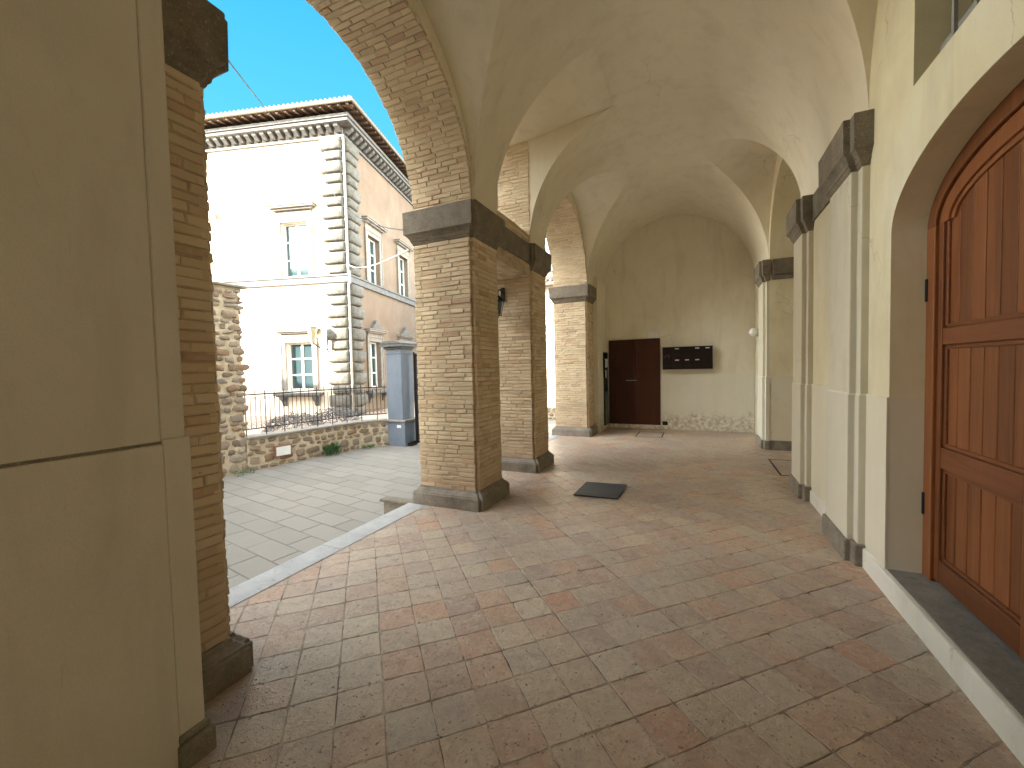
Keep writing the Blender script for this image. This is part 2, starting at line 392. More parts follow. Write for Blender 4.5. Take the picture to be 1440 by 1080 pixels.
CAP = [(2.965,.002),(2.985,.014),(3.0,.018),(3.004,.028),(3.03,.034),(3.055,.052),(3.075,.072),(3.08,.082),(3.325,.086),(3.33,.080)]
PLI = [(-.42,.072),(.132,.071),(.135,.062),(.152,.060),(.156,.048),(.166,.040),(.178,.030),(.182,.018),(.203,.014)]
def pier(i, y0, y1, label, near_only=False):
    t = thing('brick_pier', label, 'pier', (-2.58, (y0+y1)/2, 0), group='brick piers of the arcade')
    nf = notched(XO, XI, y0, y1, .035)
    core = MB(); core.loft([(-.42,-.002),(3.33,-.002)], nf)
    build('core', core, M['mortar'], t, world=True)
    b = MB(); z0, H = .2, 2.77
    brick_face(b, (XO, y0, z0), X, Z, -Y, (XI-.035)-XO, H, seed=i*4+1)
    brick_face(b, (XI, y0+.035, z0), Y, Z, X, (y1-y0)-.07, H, seed=i*4+2)
    brick_face(b, (XI-.035, y1, z0), -X, Z, Y, (XI-.035)-XO, H, seed=i*4+3)
    brick_face(b, (XO, y1, z0), -Y, Z, -X, y1-y0, H, seed=i*4+4)
    # narrow brick returns inside the notches
    brick_face(b, (XI-.035, y0+.035, z0), X, Z, -Y, .035, H, lb=.3, proud=.004, seed=i*4+5)
    brick_face(b, (XI, y1-.035, z0), -X, Z, Y, .035, H, lb=.3, proud=.004, seed=i*4+6)
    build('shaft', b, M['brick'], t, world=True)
    c = MB(); c.loft(CAP, nf); build('capital', c, M['stone'], t, world=True, bevel=.006)
    p = MB(); p.loft(PLI, nf); build('plinth', p, M['stonelow'], t, world=True, bevel=.006)
    return t

P = [(.55,1.31),(3.93,4.56),(5.67,6.30),(8.97,9.55)]
labs = ['nearest brick pier, half hidden behind the plastered wall on the left',
        'brick pier standing beside the courtyard step with a dark slab at its foot',
        'second brick pier from the front with a small black lantern on its side',
        'farthest brick pier beside the plastered return wall']
for i, ((a, b_), lb) in enumerate(zip(P, labs)): pier(i, a, b_, lb)

# ------------------------------------------------------------------ arches over the piers
def arc(cy, r, n=72, rz=None, z0=ZS, drop=.6):
    rz = rz or r
    return [(cy+r, z0-drop)] + [(cy + r*cos(pi*k/n), z0 + rz*sin(pi*k/n)) for k in range(n+1)] + [(cy-r, z0-drop)]
def cutter(poly, axis, a, b_):
    m_ = MB(); m_.prism(poly, axis, a, b_); return m_

def arch_bay(ya, yb, cy, r, label, seed, bricks=True):
    t = thing('brick_arch', label, 'arch', (-2.58, cy, ZS), group='round arches of the arcade')
    w = MB(); w.box((XO, ya, ZS+.001), (XI, yb, 6.1))
    o = build('wall', w, M['vault'], t, world=True)
    off = Vector(t.location); c = cutter(arc(cy, r+.012), 'x', -3.5, -1.8); c.v = [tuple(Vector(p)-off) for p in c.v]
    # cut in the local frame of the wall
    o.parent = None; o.location = (0,0,0); cut(o, [c]); o.parent = t
    if bricks:
        rnd = random.Random(seed); b = MB()
        n = round(pi*r/.0505)
        for k in range(n):
            a0 = pi*k/n; a1 = pi*(k+1)/n; am = (a0+a1)/2
            v = Vector((0, -sin(am), cos(am))); nn = Vector((0, -cos(am), -sin(am)))
            o_ = Vector((0, cy + (r)*cos(a0), ZS + (r)*sin(a0)))
            edges = [XO]; tt = XO + .10 + .10*(k % 2) + rnd.uniform(-.04, .04)
            while tt < XI-.07: edges.append(tt); tt += .205*rnd.uniform(.65, 1.4)
            edges.append(XI)
            for p, q in zip(edges[:-1], edges[1:]):
                ga = .0035 if p > XO else -rnd.uniform(0,.006); gb = .0035 if q < XI else -rnd.uniform(.001,.010)
                hh = r*pi/n
                brick(b, o_ + X*(p+ga) + v*.0035 - nn*.0, X, v, nn, (q-gb)-(p+ga), hh-.007, rnd.uniform(-.004,.006), rnd)
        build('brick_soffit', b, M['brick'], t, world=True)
    return t
arch_bay(.93, 4.245, 2.62, 1.31, 'near round brick arch framing the sky and the palazzo corner', 3)
arch_bay(5.985, 9.26, 7.635, 1.335, 'far round brick arch between the second and the farthest pier', 4)
arch_bay(-4.6, -.27, -2.43, 1.31, 'round arch of the arcade behind the viewer', 5)

# narrow bay: stone lintel on the piers, window opening above
t = thing('lintel_bay', 'narrow walled bay with stone lintel and open brick window above, between two brick piers', 'wall', (-2.58, 5.115, 2.9))
w = MB()
w.box((XO, 4.245, 3.48), (XI, 4.60, 6.1)); w.box((XO, 5.63, 3.48), (XI, 5.985, 6.1)); w.box((XO, 4.60, 4.78), (XI, 5.63, 6.1))
w.box((XO, 4.245, ZS+.001), (XI, 4.56, 3.48)); w.box((XO, 5.67, ZS+.001), (XI, 5.985, 3.48))
build('wall', w, M['vault'], t, world=True)
w = MB(); w.box((XO+.01, 4.565, 3.332), (XI-.015, 5.665, 3.472)); w.box((XO+.01, 4.565, 2.875), (XI-.015, 5.665, 3.045))
build('core', w, M['mortar'], t, world=True)
b = MB(); b2 = MB()
brick_face(b, (XI-.012, 4.57, 3.333), Y, Z, X, 1.09, .145, seed=61, proud=.004)
b3 = MB(); brick_face(b3, (XI-.012, 4.57, 2.985), Y, Z, X, 1.09, .06, seed=62, proud=-.002)
brick_face(b2, (XO+.02, 5.63, 3.48), X, Z, -Y, .745, 1.30, seed=63, proud=.008)
b4 = MB(); brick_face(b4, (XI-.01, 4.60, 3.48), -X, Z, Y, .745, 1.30, seed=64, proud=.008)
brick_face(b, (XO+.02, 4.57, 3.475), Y, X, Z, 1.09, .72, seed=65, proud=.004, hc=.12)
brick_face(b3, (XO+.02, 5.665, 2.878), -Y, X, -Z, 1.09, .72, seed=66, proud=.004, hc=.12)
build('lintel_brickwork', b, M['brick'], t, world=True); build('lintel_brickwork', b3, M['brick'], t, world=True); build('window_reveal', b2, M['brick'], t, world=True); build('window_reveal', b4, M['brick'], t, world=True)
s = MB(); s.box((XO-.04, 4.57, 3.045), (XI+.012, 5.655, 3.325)); s.box((XO-.05, 4.57, 3.0), (XI-.02, 5.655, 3.045))
build('stone_lintel', s, M['stone'], t, world=True, bevel=.008)

# ------------------------------------------------------------------ vaulted ceiling
def ell(cy, hw, H, n=72, drop=.9):
    return [(cy+hw, ZS-drop)] + [(cy + hw*cos(pi*k/n), ZS + H*sin(pi*k/n)) for k in range(n+1)] + [(cy-hw, ZS-drop)]
v_ = MB(); v_.box((XI-.004, -4.6, ZS+.003), (1.152, 10.5, 5.9))
ceil = build('ceiling', v_, M['vault'])
barrel = [(XC+RB, 2.0)] + [(XC + RB*cos(pi*k/96), ZS + RB*sin(pi*k/96)) for k in range(97)] + [(XC-RB, 2.0)]
cut(ceil, [cutter(barrel, 'y', -5, 10.6),
           cutter(ell(2.62, 1.385, 1.57), 'x', -3.2, -.5), cutter(ell(7.635, 1.40, 1.57), 'x', -3.2, -.5),
           cutter(ell(-2.43, 1.385, 1.57), 'x', -3.2, -.5),
           cutter(ell(2.52, 1.40, 1.56), 'x', -.5, 2), cutter(ell(7.32, 1.29, 1.55), 'x', -.5, 2),
           cutter([(-3.2, 3.0), (-3.2, 4.775), (-2.2, 4.78), (-.9, 4.95), (-.5, 4.9), (-.5, 3.0)], 'y', 4.50, 5.63)])
def ceiling_normals(o):
    me = o.data
    surfs = [('b', XC, RB, RB, -9, 9)] + [('c', cy, hw, H, xa, xb) for cy, hw, H, xa, xb in ((2.62,1.385,1.57,-3.3,-.45),(7.635,1.40,1.57,-3.3,-.45),(-2.43,1.385,1.57,-3.3,-.45),(2.52,1.40,1.56,-.55,2.1),(7.32,1.29,1.55,-.55,2.1))]
    def ev(sf, p):
        k, c0, a_, b_, xa, xb = sf
        d = (p.x if k == 'b' else p.y) - c0; z = p.z - ZS
        q = (d/a_)**2 + (z/b_)**2 - 1
        n = Vector((-d/a_**2, 0, -z/b_**2)) if k == 'b' else Vector((0, -d/a_**2, -z/b_**2))
        return abs(q), n.normalized()
    nor = []
    for p in me.polygons:
        vs = [me.vertices[i].co for i in p.vertices]; best = None
        if min(v.z for v in vs) > ZS-.02:
            for sf in surfs:
                if max(ev(sf, v)[0] for v in vs) < .02 and (sf[0] == 'b' or (sf[4] < p.center.x < sf[5])):
                    n = ev(sf, p.center)[1]
                    if abs(n.dot(p.normal)) > .93 and (best is None or abs(n.dot(p.normal)) > best[1]): best = (sf, abs(n.dot(p.normal)))
        for v in vs:
            if best is None: nor.append(p.normal.copy()); continue
            n = ev(best[0], v)[1]
            for sf in surfs:
                if sf is best[0] or (sf[0] != 'b' and not (sf[4] < v.x < sf[5])): continue
                q, n2 = ev(sf, v)
                if q < .02 and n.dot(n2) > .80: 
                    k_ = min(1, (n.dot(n2)-.80)/.12); n = (n + n2*k_).normalized()
            if n.dot(p.normal) < 0: n = -n
            nor.append(n)
    me.polygons.foreach_set('use_smooth', [True]*len(me.polygons))
    me.normals_split_custom_set(nor)
ceiling_normals(ceil)
struct(ceil)

# ------------------------------------------------------------------ right wall
rw = MB(); rw.box((1.15, -4.6, -.05), (4.4, 10.5, 6.1))
right = build('plaster_wall', rw, M['plaster'])
def door_arc(cy, r, H, zs, z0, n=40):
    return [(cy+r, z0)] + [(cy + r*cos(pi*k/n), zs + H*sin(pi*k/n)) for k in range(n+1)] + [(cy-r, z0)]
RC = [cutter(door_arc(2.50, 1.0, .43, 2.36, .14), 'x', .9, 1.40),
      cutter([(3.22,3.13),(3.22,4.45),(1.78,4.45),(1.78,3.13)], 'x', .9, 1.62),
      cutter(door_arc(7.30, 1.20, 1.20, ZS, -.01), 'x', .9, 3.9)]
cut(right, RC); tag(right, 'long cream plastered wall on the right, holding the arched wooden door', 'wall')
dd = MB(); dd.box((1.137, -4.6, .0), (1.153, 10.5, 1.30))
dado = build('dado', dd, M['plaster']); cut(dado, [RC[0], RC[2]]); dado.parent = right
base = MB(); base.box((1.118, -4.6, -.02), (1.160, 3.92, .145)); base.box((1.122, 4.55, -.02), (1.150, 5.50, .13))
M['limewash'] = plaster('worn_limewash', (.62,.60,.52), (.76,.74,.66), (.80,.79,.73), None, .3)
build('base_course', base, M['limewash'], right, bevel=.012)
# jamb cornice and jamb plinth of the side passage
jc = MB()
for y0, y1 in ((8.43, 8.505), (6.095, 6.17)):
    jc.box((1.19, y0, 3.06), (3.9, y1, 3.325)); jc.box((1.19, y0 + (.035 if y0 > 7 else 0), 2.98), (3.9, y1 - (0 if y0 > 7 else .035), 3.06))
build('jamb_cornice', jc, M['stone'], right, bevel=.008)
jb = MB(); jb.box((1.16, 8.475, -.02), (3.9, 8.505, .17)); jb.box((1.16, 6.095, -.02), (3.9, 6.125, .17))
build('jamb_plinth', jb, M['stonelow'], right, bevel=.006)

# ------------------------------------------------------------------ pilasters
def pilaster(y0, y1, label, near=True, far=True):
    """double-stepped pilaster: narrow face at x=1.06, backing strip at x=1.10"""
    t = thing('pilaster', label, 'pilaster', (1.12, (y0+y1)/2, 0), group='plastered pilasters along the right wall')
    xw = 1.156; n1 = .085
    a = y0 + (n1 if near else 0); c = y1 - (n1 if far else 0)
    def plan(x1, x2):
        def f(e):
            return [(xw, y0-e), (xw, y1+e), (x2-e, y1+e), (x2-e, c+e), (x1-e, c+e), (x1-e, a-e), (x2-e, a-e), (x2-e, y0-e)]
        return f
    s = MB(); s.loft([(.0,.012),(1.285,.012),(1.30,.002),(2.97,.0)], plan(1.062, 1.105))
    build('shaft', s, M['pilaster'], t, world=True, bevel=.005)
    s = MB(); s.loft([(z, e*.8) for z, e in CAP], plan(1.060, 1.103)); build('capital', s, M['stone'], t, world=True, bevel=.006)
    s = MB(); s.loft([(-.02,.036),(.155,.034),(.165,.028)], plan(1.062, 1.105)); build('plinth', s, M['stonelow'], t, world=True, bevel=.008)
    return t
pilaster(3.875, 4.60, 'plastered pilaster nearest the wooden door, with a stepped stone capital')
pilaster(5.49, 6.095, 'plastered pilaster at the near corner of the side passage')
pilaster(8.505, 9.25, 'plastered pilaster at the far corner of the side passage')
s = MB(); s.box((1.128, 4.605, 3.05), (1.152, 5.485, 3.325)); o = build('cornice_band', s, M['stone'], bevel=.006); tag(o, 'plain grey stone band joining the capitals of the two nearer pilasters', 'cornice')

# ------------------------------------------------------------------ end wall, return wall, left plastered wall
w = MB(); w.box((-3.0, 10.5, -.05), (4.4, 10.9, 6.1)); o = build('plaster_wall', w, M['end']); tag(o, 'stained cream wall closing the far end of the portico', 'wall')
w2 = MB(); w2.box((-2.15, 10.486, 0), (1.13, 10.502, 1.30)); build('dado', w2, M['end'], o)
w = MB(); w.box((XO, 9.55, -.05), (-2.10, 10.5, 3.6)); w.box((XO, 9.26, ZS+.002), (XI, 10.5, 6.1)); o = build('plaster_wall', w, M['end']); tag(o, 'short plastered return wall beside the farthest brick pier, holding the notice board', 'wall')
w2 = MB(); w2.box((-2.102, 9.64, 0), (-2.088, 10.486, 1.30)); build('dado', w2, M['end'], o)

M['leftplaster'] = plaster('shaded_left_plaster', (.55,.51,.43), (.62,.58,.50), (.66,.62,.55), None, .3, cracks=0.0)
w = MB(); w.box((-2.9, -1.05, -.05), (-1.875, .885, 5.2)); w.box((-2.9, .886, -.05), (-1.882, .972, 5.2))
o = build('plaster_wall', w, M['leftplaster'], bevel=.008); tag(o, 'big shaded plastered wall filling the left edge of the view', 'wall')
w2 = MB(); w2.box((-1.88, -1.05, 0), (-1.860, .884, 1.288)); w2.box((-1.89, .884, .13), (-1.8625, .978, 1.306)); build('dado', w2, M['leftplaster'], o, bevel=.004)
w2 = MB(); w2.box((-1.88, -1.05, 1.289), (-1.8735, .884, 1.300)); build('painted_shadow_line', w2, M['stonelow'], o)  # dark strip standing in for the shadow line along the dado top
w3 = MB(); w3.box((-2.3, .875, -.02), (-1.835, 1.005, .10)); w3.box((-2.3, .88, .10), (-1.852, .995, .135)); build('plinth', w3, M['stonelow'], o, bevel=.01)
w = MB(); w.box((XO, -4.9, -.05), (1.2, -4.6, 6.1)); o = build('plaster_wall', w, M['vault']); tag(o, 'plastered wall closing the portico behind the viewer', 'wall')
# flat roof slab over the portico
w = MB(); w.box((-3.3, -5.2, 6.12), (5.2, 11.4, 6.45)); o = build('portico_roof', w, M['rtile']); tag(o, 'roof slab above the portico vaults', 'roof')

# ------------------------------------------------------------------ portico floor
def tiles():
    mb = MB(); rnd = random.Random(5)
    ga = radians(45-1.3); e1 = Vector((cos(ga), sin(ga), 0)); e2 = Vector((-sin(ga), cos(ga), 0)); S = .2085
    A0 = Vector((-1.444, 1.554, 0)); ua, va = A0.dot(e1), A0.dot(e2)
    for i in range(-45, 62):
        u0 = ua + i*S
        ph = va + rnd.uniform(-.004, .004)
        gu = rnd.uniform(-.002, .002)
        for j in range(-45, 62):
            v0 = ph + j*S
            c = e1*(u0+S/2) + e2*(v0+S/2)
            if not (-3.25 < c.x < 1.75 or (c.x < 4.2 and 5.8 < c.y < 8.9)) or not (-4.8 < c.y < 10.9): continue
            if c.x < -3.0: continue
            g = rnd.uniform(.0004, .0030); dz = rnd.uniform(-.0011, .0011)
            tx, ty = rnd.uniform(-.006, .006), rnd.uniform(-.006, .006); rot = rnd.uniform(-.010, .010)
            pts = []
            n = 5; h = S/2 - g
            side = [(-h+2*h*k/n, -h) for k in range(n)] + [(h, -h+2*h*k/n) for k in range(n)] + [(h-2*h*k/n, h) for k in range(n)] + [(-h, h-2*h*k/n) for k in range(n)]
            for k, (a, b_) in enumerate(side):
                q = .0019 if k % n else .004
                a += rnd.uniform(-q, q); b_ += rnd.uniform(-q, q)
                if k % n == 0:
                    cs = .990 if rnd.random() < .8 else rnd.uniform(.93,.975); a *= cs; b_ *= cs
                pts.append((a*cos(rot)-b_*sin(rot), a*sin(rot)+b_*cos(rot)))
            def P3(a, b_, z): 
                p = c + e1*(a + gu) + e2*b_; return (p.x, p.y, z + dz + tx*a + ty*b_)
            m_ = len(pts)
            vs = [P3(a, b_, -.012) for a, b_ in pts] + [P3(a, b_, -.0028) for a, b_ in pts] + [P3(a*.975, b_*.975, -.0003) for a, b_ in pts] + [P3(a*.9, b_*.9, 0) for a, b_ in pts]
            fs = []
            for r in range(3):
                for k in range(m_): fs.append((r*m_+k, r*m_+(k+1) % m_, (r+1)*m_+(k+1) % m_, (r+1)*m_+k))
            fs.append(tuple(3*m_+k for k in range(m_)))
            mb.add(vs, fs)
    return mb
tm = tiles()
fl = MB(); fl.f = tm.f; fl.v = tm.v; fl.fm = tm.fm
fl.box((-3.0, -4.8, -.45), (4.3, 10.7, -.0030), 1)
struct(build('floor', fl, [M['tile'], M['grout']]))
# threshold strips along the open edge
def threshold(y0, y1, label):
    s = MB(); n = max(1, round((y1-y0)/1.25)); 
    for k in range(n):
        a = y0 + (y1-y0)*k/n; b_ = y0 + (y1-y0)*(k+1)/n
        s.box((-3.09, a+.0015, -.43), (-2.84, b_-.0015, .006))
    o = build('threshold', s, M['threshold'], bevel=.006); tag(o, label, 'step', 'pale stone thresholds between the piers')
threshold(-1.2, .48, 'pale stone threshold beside the plastered wall')
threshold(1.385, 3.855, 'long pale stone threshold under the near arch')
threshold(6.375, 8.895, 'pale stone threshold under the far arch')
threshold(4.635, 5.595, 'short pale stone threshold between the two middle brick piers')
# cheek wall of the courtyard step
t = thing('step_cheek_wall', 'low stone cheek with moulded coping running out from the foot of the brick pier', 'low wall', (-3.3, 4.2, -.4))
s = MB(); s.box((-3.50, 3.895, -.42), (-3.03, 3.985, -.04)); build('body', s, M['stonelow'], t, world=True)
s = MB(); s.box((-3.545, 3.865, -.04), (-3.035, 4.01, -.006)); build('coping', s, M['stone'], t, world=True, bevel=.012, seg=3)

# door sill step
s = MB(); s.box((1.150, 1.495, .10), (1.396, 3.505, .149)); s.box((1.150, -.5, .10), (1.152, 1.3, .149))
o = build('door_sill', s, M['kerb'], bevel=.006); tag(o, 'grey stone sill in front of the arched wooden door', 'sill')

# ------------------------------------------------------------------ arched wooden door
t = thing('arched_door', 'tall arched chestnut door with vertical boards and heavy rails', 'door', (1.36, 2.5, .15))
XD = 1.33
def arch_strip(mb, ra, rb, za, x0, x1, cy=2.5, zs=2.36, k=.43, n=36, a0=0, a1=pi):
    """curved frame piece between half-widths ra and rb"""
    def pt(r, a):
        sh = r - 1.0
        return (cy + r*cos(a), zs + (k+sh)*sin(a))
    vs = []
    for i in range(n+1):
        t_ = a0+(a1-a0)*i/n; (ya, z_a), (yb, z_b) = pt(ra, t_), pt(rb, t_)
        vs += [(x0, ya, z_a), (x0, yb, z_b), (x1, yb, z_b), (x1, ya, z_a)]
    fs = [(4*i+k, 4*i+(k+1) % 4, 4*i+4+(k+1) % 4, 4*i+4+k) for i in range(n) for k in range(4)]
    mb.add(vs, fs + [(0,1,2,3), (4*n+3,4*n+2,4*n+1,4*n)])
f = MB(); arch_strip(f, .90, 1.0, 0, XD-.005, XD+.09)
for s_ in (-1, 1): f.box((XD-.005, 2.5+s_*.95-.05, .15), (XD+.09, 2.5+s_*.95+.05, 2.36))
build('frame', f, M['wood'], t, world=True, bevel=.006)
def zin(y, r):  # inner arch height at half width r
    sh = r-1.0; d = max(-1, min(1, (y-2.5)/r)); return 2.36 + (.43+sh)*sqrt(1-d*d)
for s_ in (1, -1):
    leaf = MB(); Yc = lambda d: 2.5 + s_*d       # d = distance from the middle
    def bx(mb, d0, d1, z0, z1, x0, x1, mi=0): mb.box((x0, min(Yc(d0), Yc(d1)), z0), (x1, max(Yc(d0), Yc(d1)), z1), mi)
    # stiles
    bx(leaf, .845, .898, .17, 2.37, XD+.012, XD+.06)
    d = .01
    # centre stile with arched top
    vs = []
    z_a, z_b = zin(Yc(.008), .9), zin(Yc(.135), .9)
    leaf.prism([(Yc(.008), .17), (Yc(.008), z_a), (Yc(.135), z_b), (Yc(.135), .17)], 'x', XD+.012, XD+.06)
    arch_strip(leaf, .80, .897, 0, XD+.012, XD+.06, n=18, a0=(0 if s_ > 0 else pi/2), a1=(pi/2 if s_ > 0 else pi))
    arch_strip(leaf, .765, .80, 0, XD+.024, XD+.06, n=18, a0=(.02 if s_ > 0 else pi/2), a1=(pi/2 if s_ > 0 else pi-.02))
    lf = build('leaf', leaf, M['wood'], t, world=True, bevel=.005)
    off = -Vector(t.location)
    rails = MB()
    for z0, z1 in ((.17,.31),(.88,1.01),(1.63,1.73)):
        bx(rails, .136, .844, z0, z1, XD+.014, XD+.058)
    o = build('rail', rails, M['woodh'], lf, base=t.location, bevel=.006)
    mo = MB()
    for z0, z1 in ((.31,.335),(.855,.88),(1.01,1.035),(1.605,1.63),(1.73,1.755)):
        bx(mo, .136, .844, z0, z1, XD+.024, XD+.06)
    for z0, z1 in ((.31,.88),(1.01,1.63),(1.73,2.37)):
        bx(mo, .815, .845, z0, z1, XD+.024, XD+.06); bx(mo, .135, .160, z0, z1, XD+.024, XD+.06)
    build('moulding', mo, M['woodh'], lf, base=t.location, bevel=.006)
    bd = MB()
    for z0, z1 in ((.31,.88),(1.01,1.63),(1.73,2.9)):
        n = 6
        for k in range(n):
            da = .137+.705*k/n+.003; db = .137+.705*(k+1)/n-.003
            xx = XD+.036+R_.uniform(-.001,.001)
            if z1 > 2: 
                ztA, ztB = zin(Yc(da), .86), zin(Yc(db), .86)
                bd.prism([(Yc(da), z0), (Yc(da), ztA), (Yc(db), ztB), (Yc(db), z0)], 'x', xx, XD+.065)
            else: bx(bd, da, db, z0, z1, xx, XD+.065)
    build('board', bd, M['wood'], lf, base=t.location, bevel=.004)
    bk = MB(); bx(bk, .01, .86, .17, 2.55, XD+.055, XD+.068); build('backing', bk, M['darkwood'], lf, base=t.location)
    hg = MB()
    for z in (.62, 1.98): hg.tube([(XD-.004, Yc(.985), z-.07), (XD-.004, Yc(.985), z+.07)], .012, 8)
    build('hinge', hg, M['iron'], t, world=True)

# ------------------------------------------------------------------ grille window above the door
t = thing('grille_window', 'high window with grey bars in a deep reveal above the wooden door', 'window', (1.5, 2.5, 3.13))
f = MB()
for y in (1.80, 2.50, 3.20): f.box((1.46, y-.02, 3.14), (1.50, y+.02, 4.44))
for z in (3.16, 3.80, 4.42): f.box((1.455, 1.79, z-.02), (1.495, 3.21, z+.02))
build('frame', f, M['galv'], t, world=True, bevel=.004)
f = MB()
for k in range(6): y = 2.02+.2*k+.03; f.box((1.245, y-.011, 3.135), (1.262, y+.011, 4.445))
for z in (3.30, 3.75, 4.2): f.box((1.262, 1.785, z-.016), (1.275, 3.215, z+.016))
build('bars', f, M['galv'], t, world=True)
f = MB(); f.box((1.51, 1.78, 3.13), (1.515, 3.22, 4.45)); build('pane', f, M['glass'], t, world=True)

# ------------------------------------------------------------------ end wall furniture
t = thing('plank_door', 'plain dark brown double door at the left of the end wall', 'door', (-1.42, 10.48, .1))
f = MB(); f.box((-2.03, 10.455, .10), (-1.425, 10.483, 2.18)); f.box((-1.420, 10.457, .10), (-.82, 10.483, 2.18)); build('leaf', f, M['darkwood'], t, world=True, bevel=.004)
f = MB(); f.box((-1.62, 10.446, 1.17), (-1.36, 10.456, 1.19)); build('handle', f, M['galv'], t, world=True)
f = MB(); f.box((-2.03, 10.462, .01), (-.82, 10.485, .10)); build('sill', f, M['end'], t, world=True)
f = MB(); f.box((-1.08, 10.472, 2.19), (-.83, 10.5, 2.34)); o = build('junction_cover', f, M['paper'], bevel=.004); tag(o, 'small pale square cover plate on the wall above the dark door', 'cover plate')
f = MB(); f.box((-.78, 10.474, .10), (-.66, 10.486, .19)); o = build('vent_cover', f, M['iron']); tag(o, 'small dark vent low on the end wall beside the dark door', 'vent')

t = thing('mailbox_bank', 'dark red bank of ten wall mailboxes beside the dark door', 'mailboxes', (-.23, 10.42, 1.43))
mx0, mx1, mz0, mz1 = -.76, .31, 1.43, 1.955
f = MB(); f.box((mx0, 10.36, mz0), (mx1, 10.486, mz1)); build('housing', f, M['boxpaint'], t, world=True, bevel=.004)
plates = {(1,1),(3,1),(4,1),(1,0),(2,0),(3,0)}
for c_ in range(5):
    for r in range(2):
        w_ = (mx1-mx0)/5; h_ = (mz1-mz0)/2; xa = mx0+c_*w_; za = mz0+r*h_
        f = MB(); f.box((xa+.012, 10.347, za+.014), (xa+w_-.012, 10.361, za+h_-.012))
        d = build('mailbox_door', f, M['boxpaint'], t, world=True, bevel=.003)
        f = MB(); f.box((xa+.03, 10.343, za+h_-.095), (xa+w_-.03, 10.348, za+h_-.080)); f.box((xa+.03, 10.343, za+.05), (xa+w_-.03, 10.346, za+.11)); build('slot', f, M['iron'], d, base=t.location)
        if (c_, r) in plates:
            f = MB(); f.box((xa+.065, 10.340, za+h_-.058), (xa+w_-.065, 10.348, za+h_-.035)); build('name_plate', f, M['paper'], d, base=t.location)
# scribble on the first box
f = MB(); zz = 1.70
f.tube([(-.715,10.344,zz+.05),(-.70,10.344,zz+.005),(-.675,10.344,zz+.045),(-.625,10.344,zz+.07),(-.615,10.344,zz+.055),(-.612,10.344,zz-.01)], .004, 6)
build('scribble', f, simple('pink_marker', (.30,.17,.15), (.36,.2,.18), 5), t, world=True)

t = thing('notice_board', 'narrow dark notice board on the return wall left of the dark door', 'notice board', (-2.08, 10.27, 1))
f = MB(); f.box((-2.088, 10.06, .10), (-2.06, 10.48, 1.88)); build('frame', f, M['iron'], t, world=True, bevel=.004)
f = MB(); f.box((-2.062, 10.09, .95), (-2.054, 10.45, 1.84)); build('pane', f, M['glass'], t, world=True)
f = MB(); f.box((-2.062, 10.09, .13), (-2.052, 10.45, .90)); build('lower_panel', f, simple('mossy_panel', (.10,.11,.07), (.2,.2,.14), 6), t, world=True)
for k, (y, z, h) in enumerate([(10.13, 1.5, .22), (10.28, 1.52, .2), (10.13, 1.25, .2)]):
    f = MB(); f.box((-2.053, y, z), (-2.0515, y+.12, z+h)); build('notice', f, M['paper'], t, world=True)

t = thing('globe_lamp', 'small white globe wall lamp near the right end of the end wall', 'lamp', (1.08, 9.72, 2.15))
f = MB(); f.box((1.11, 9.66, 2.07), (1.152, 9.78, 2.23)); build('bracket', f, M['galv'], t, world=True, bevel=.006)
f = MB(); f.lathe([(.09*sin(pi*k/12)+.001, -.09*cos(pi*k/12)) for k in range(13)], (1.04, 9.72, 2.16), 20); build('globe', f, M['opal'], t, world=True, smooth=True)

# floor things
f = MB(); c0 = Vector((-1.115, 5.10, .0)); 
P4 = [(-1.37,4.77),(-.85,4.80),(-.84,5.40),(-1.36,5.36)]
f.prism(P4, 'z', .003, .020); o = build('floor_mat', f, M['slate'], bevel=.004); tag(o, 'dark slate-grey rectangular mat lying on the terracotta floor', 'mat')
def cover(x0, x1, y0, y1, label):
    t = thing('inspection_cover', label, 'floor cover', ((x0+x1)/2, (y0+y1)/2, 0), group='covers set into the floor')
    f = MB(); w = .02
    for a, b_ in (((x0,y0),(x1,y0+w)), ((x0,y1-w),(x1,y1)), ((x0,y0+w),(x0+w,y1-w)), ((x1-w,y0+w),(x1,y1-w))):
        f.box((a[0], a[1], -.002), (b_[0], b_[1], .004))
    build('rim', f, M['iron'], t, world=True)
    f = MB(); f.box((x0+w+.004, y0+w+.004, -.002), (x1-w-.004, y1-w-.004, .003)); build('lid', f, M['tile'], t, world=True)
cover(-1.25, -.70, 9.25, 9.95, 'tiled inspection cover in the floor before the dark door')
cover(1.02, 1.6, 6.6, 7.65, 'tiled inspection cover in the floor at the mouth of the side passage')

# lantern on pier 2
t = thing('wall_lantern', 'small black iron lantern on the side of the second brick pier', 'lantern', (-2.80, 5.6, 2.5))
f = MB(); cx, cy, cz = -2.66, 5.48, 2.33
for a in range(4):
    dx, dy = (1 if a in (0, 3) else -1), (1 if a < 2 else -1)
    f.tube([(cx+dx*.035, cy+dy*.035, cz), (cx+dx*.065, cy+dy*.065, cz+.2)], .006, 5)
f.box((cx-.04, cy-.04, cz-.012), (cx+.04, cy+.04, cz)); f.tube([(cx, cy, cz-.012), (cx, cy, cz-.05)], .012, 6, taper=.3)
build('cage', f, M['iron'], t, world=True)
f = MB(); f.lathe([(.095, 0), (.09,.01), (.05,.055), (.02,.075), (.012,.11), (.002,.12)], (cx, cy, cz+.2), 4); build('cap', f, M['iron'], t, world=True)
f = MB(); f.tube([(cx, 5.665, cz+.34), (cx, 5.57, cz+.38), (cx, 5.50, cz+.36), (cx, cy, cz+.31)], .009, 6); f.box((cx-.03, 5.645, cz+.22), (cx+.03, 5.665, cz+.42)); build('bracket', f, M['iron'], t, world=True)
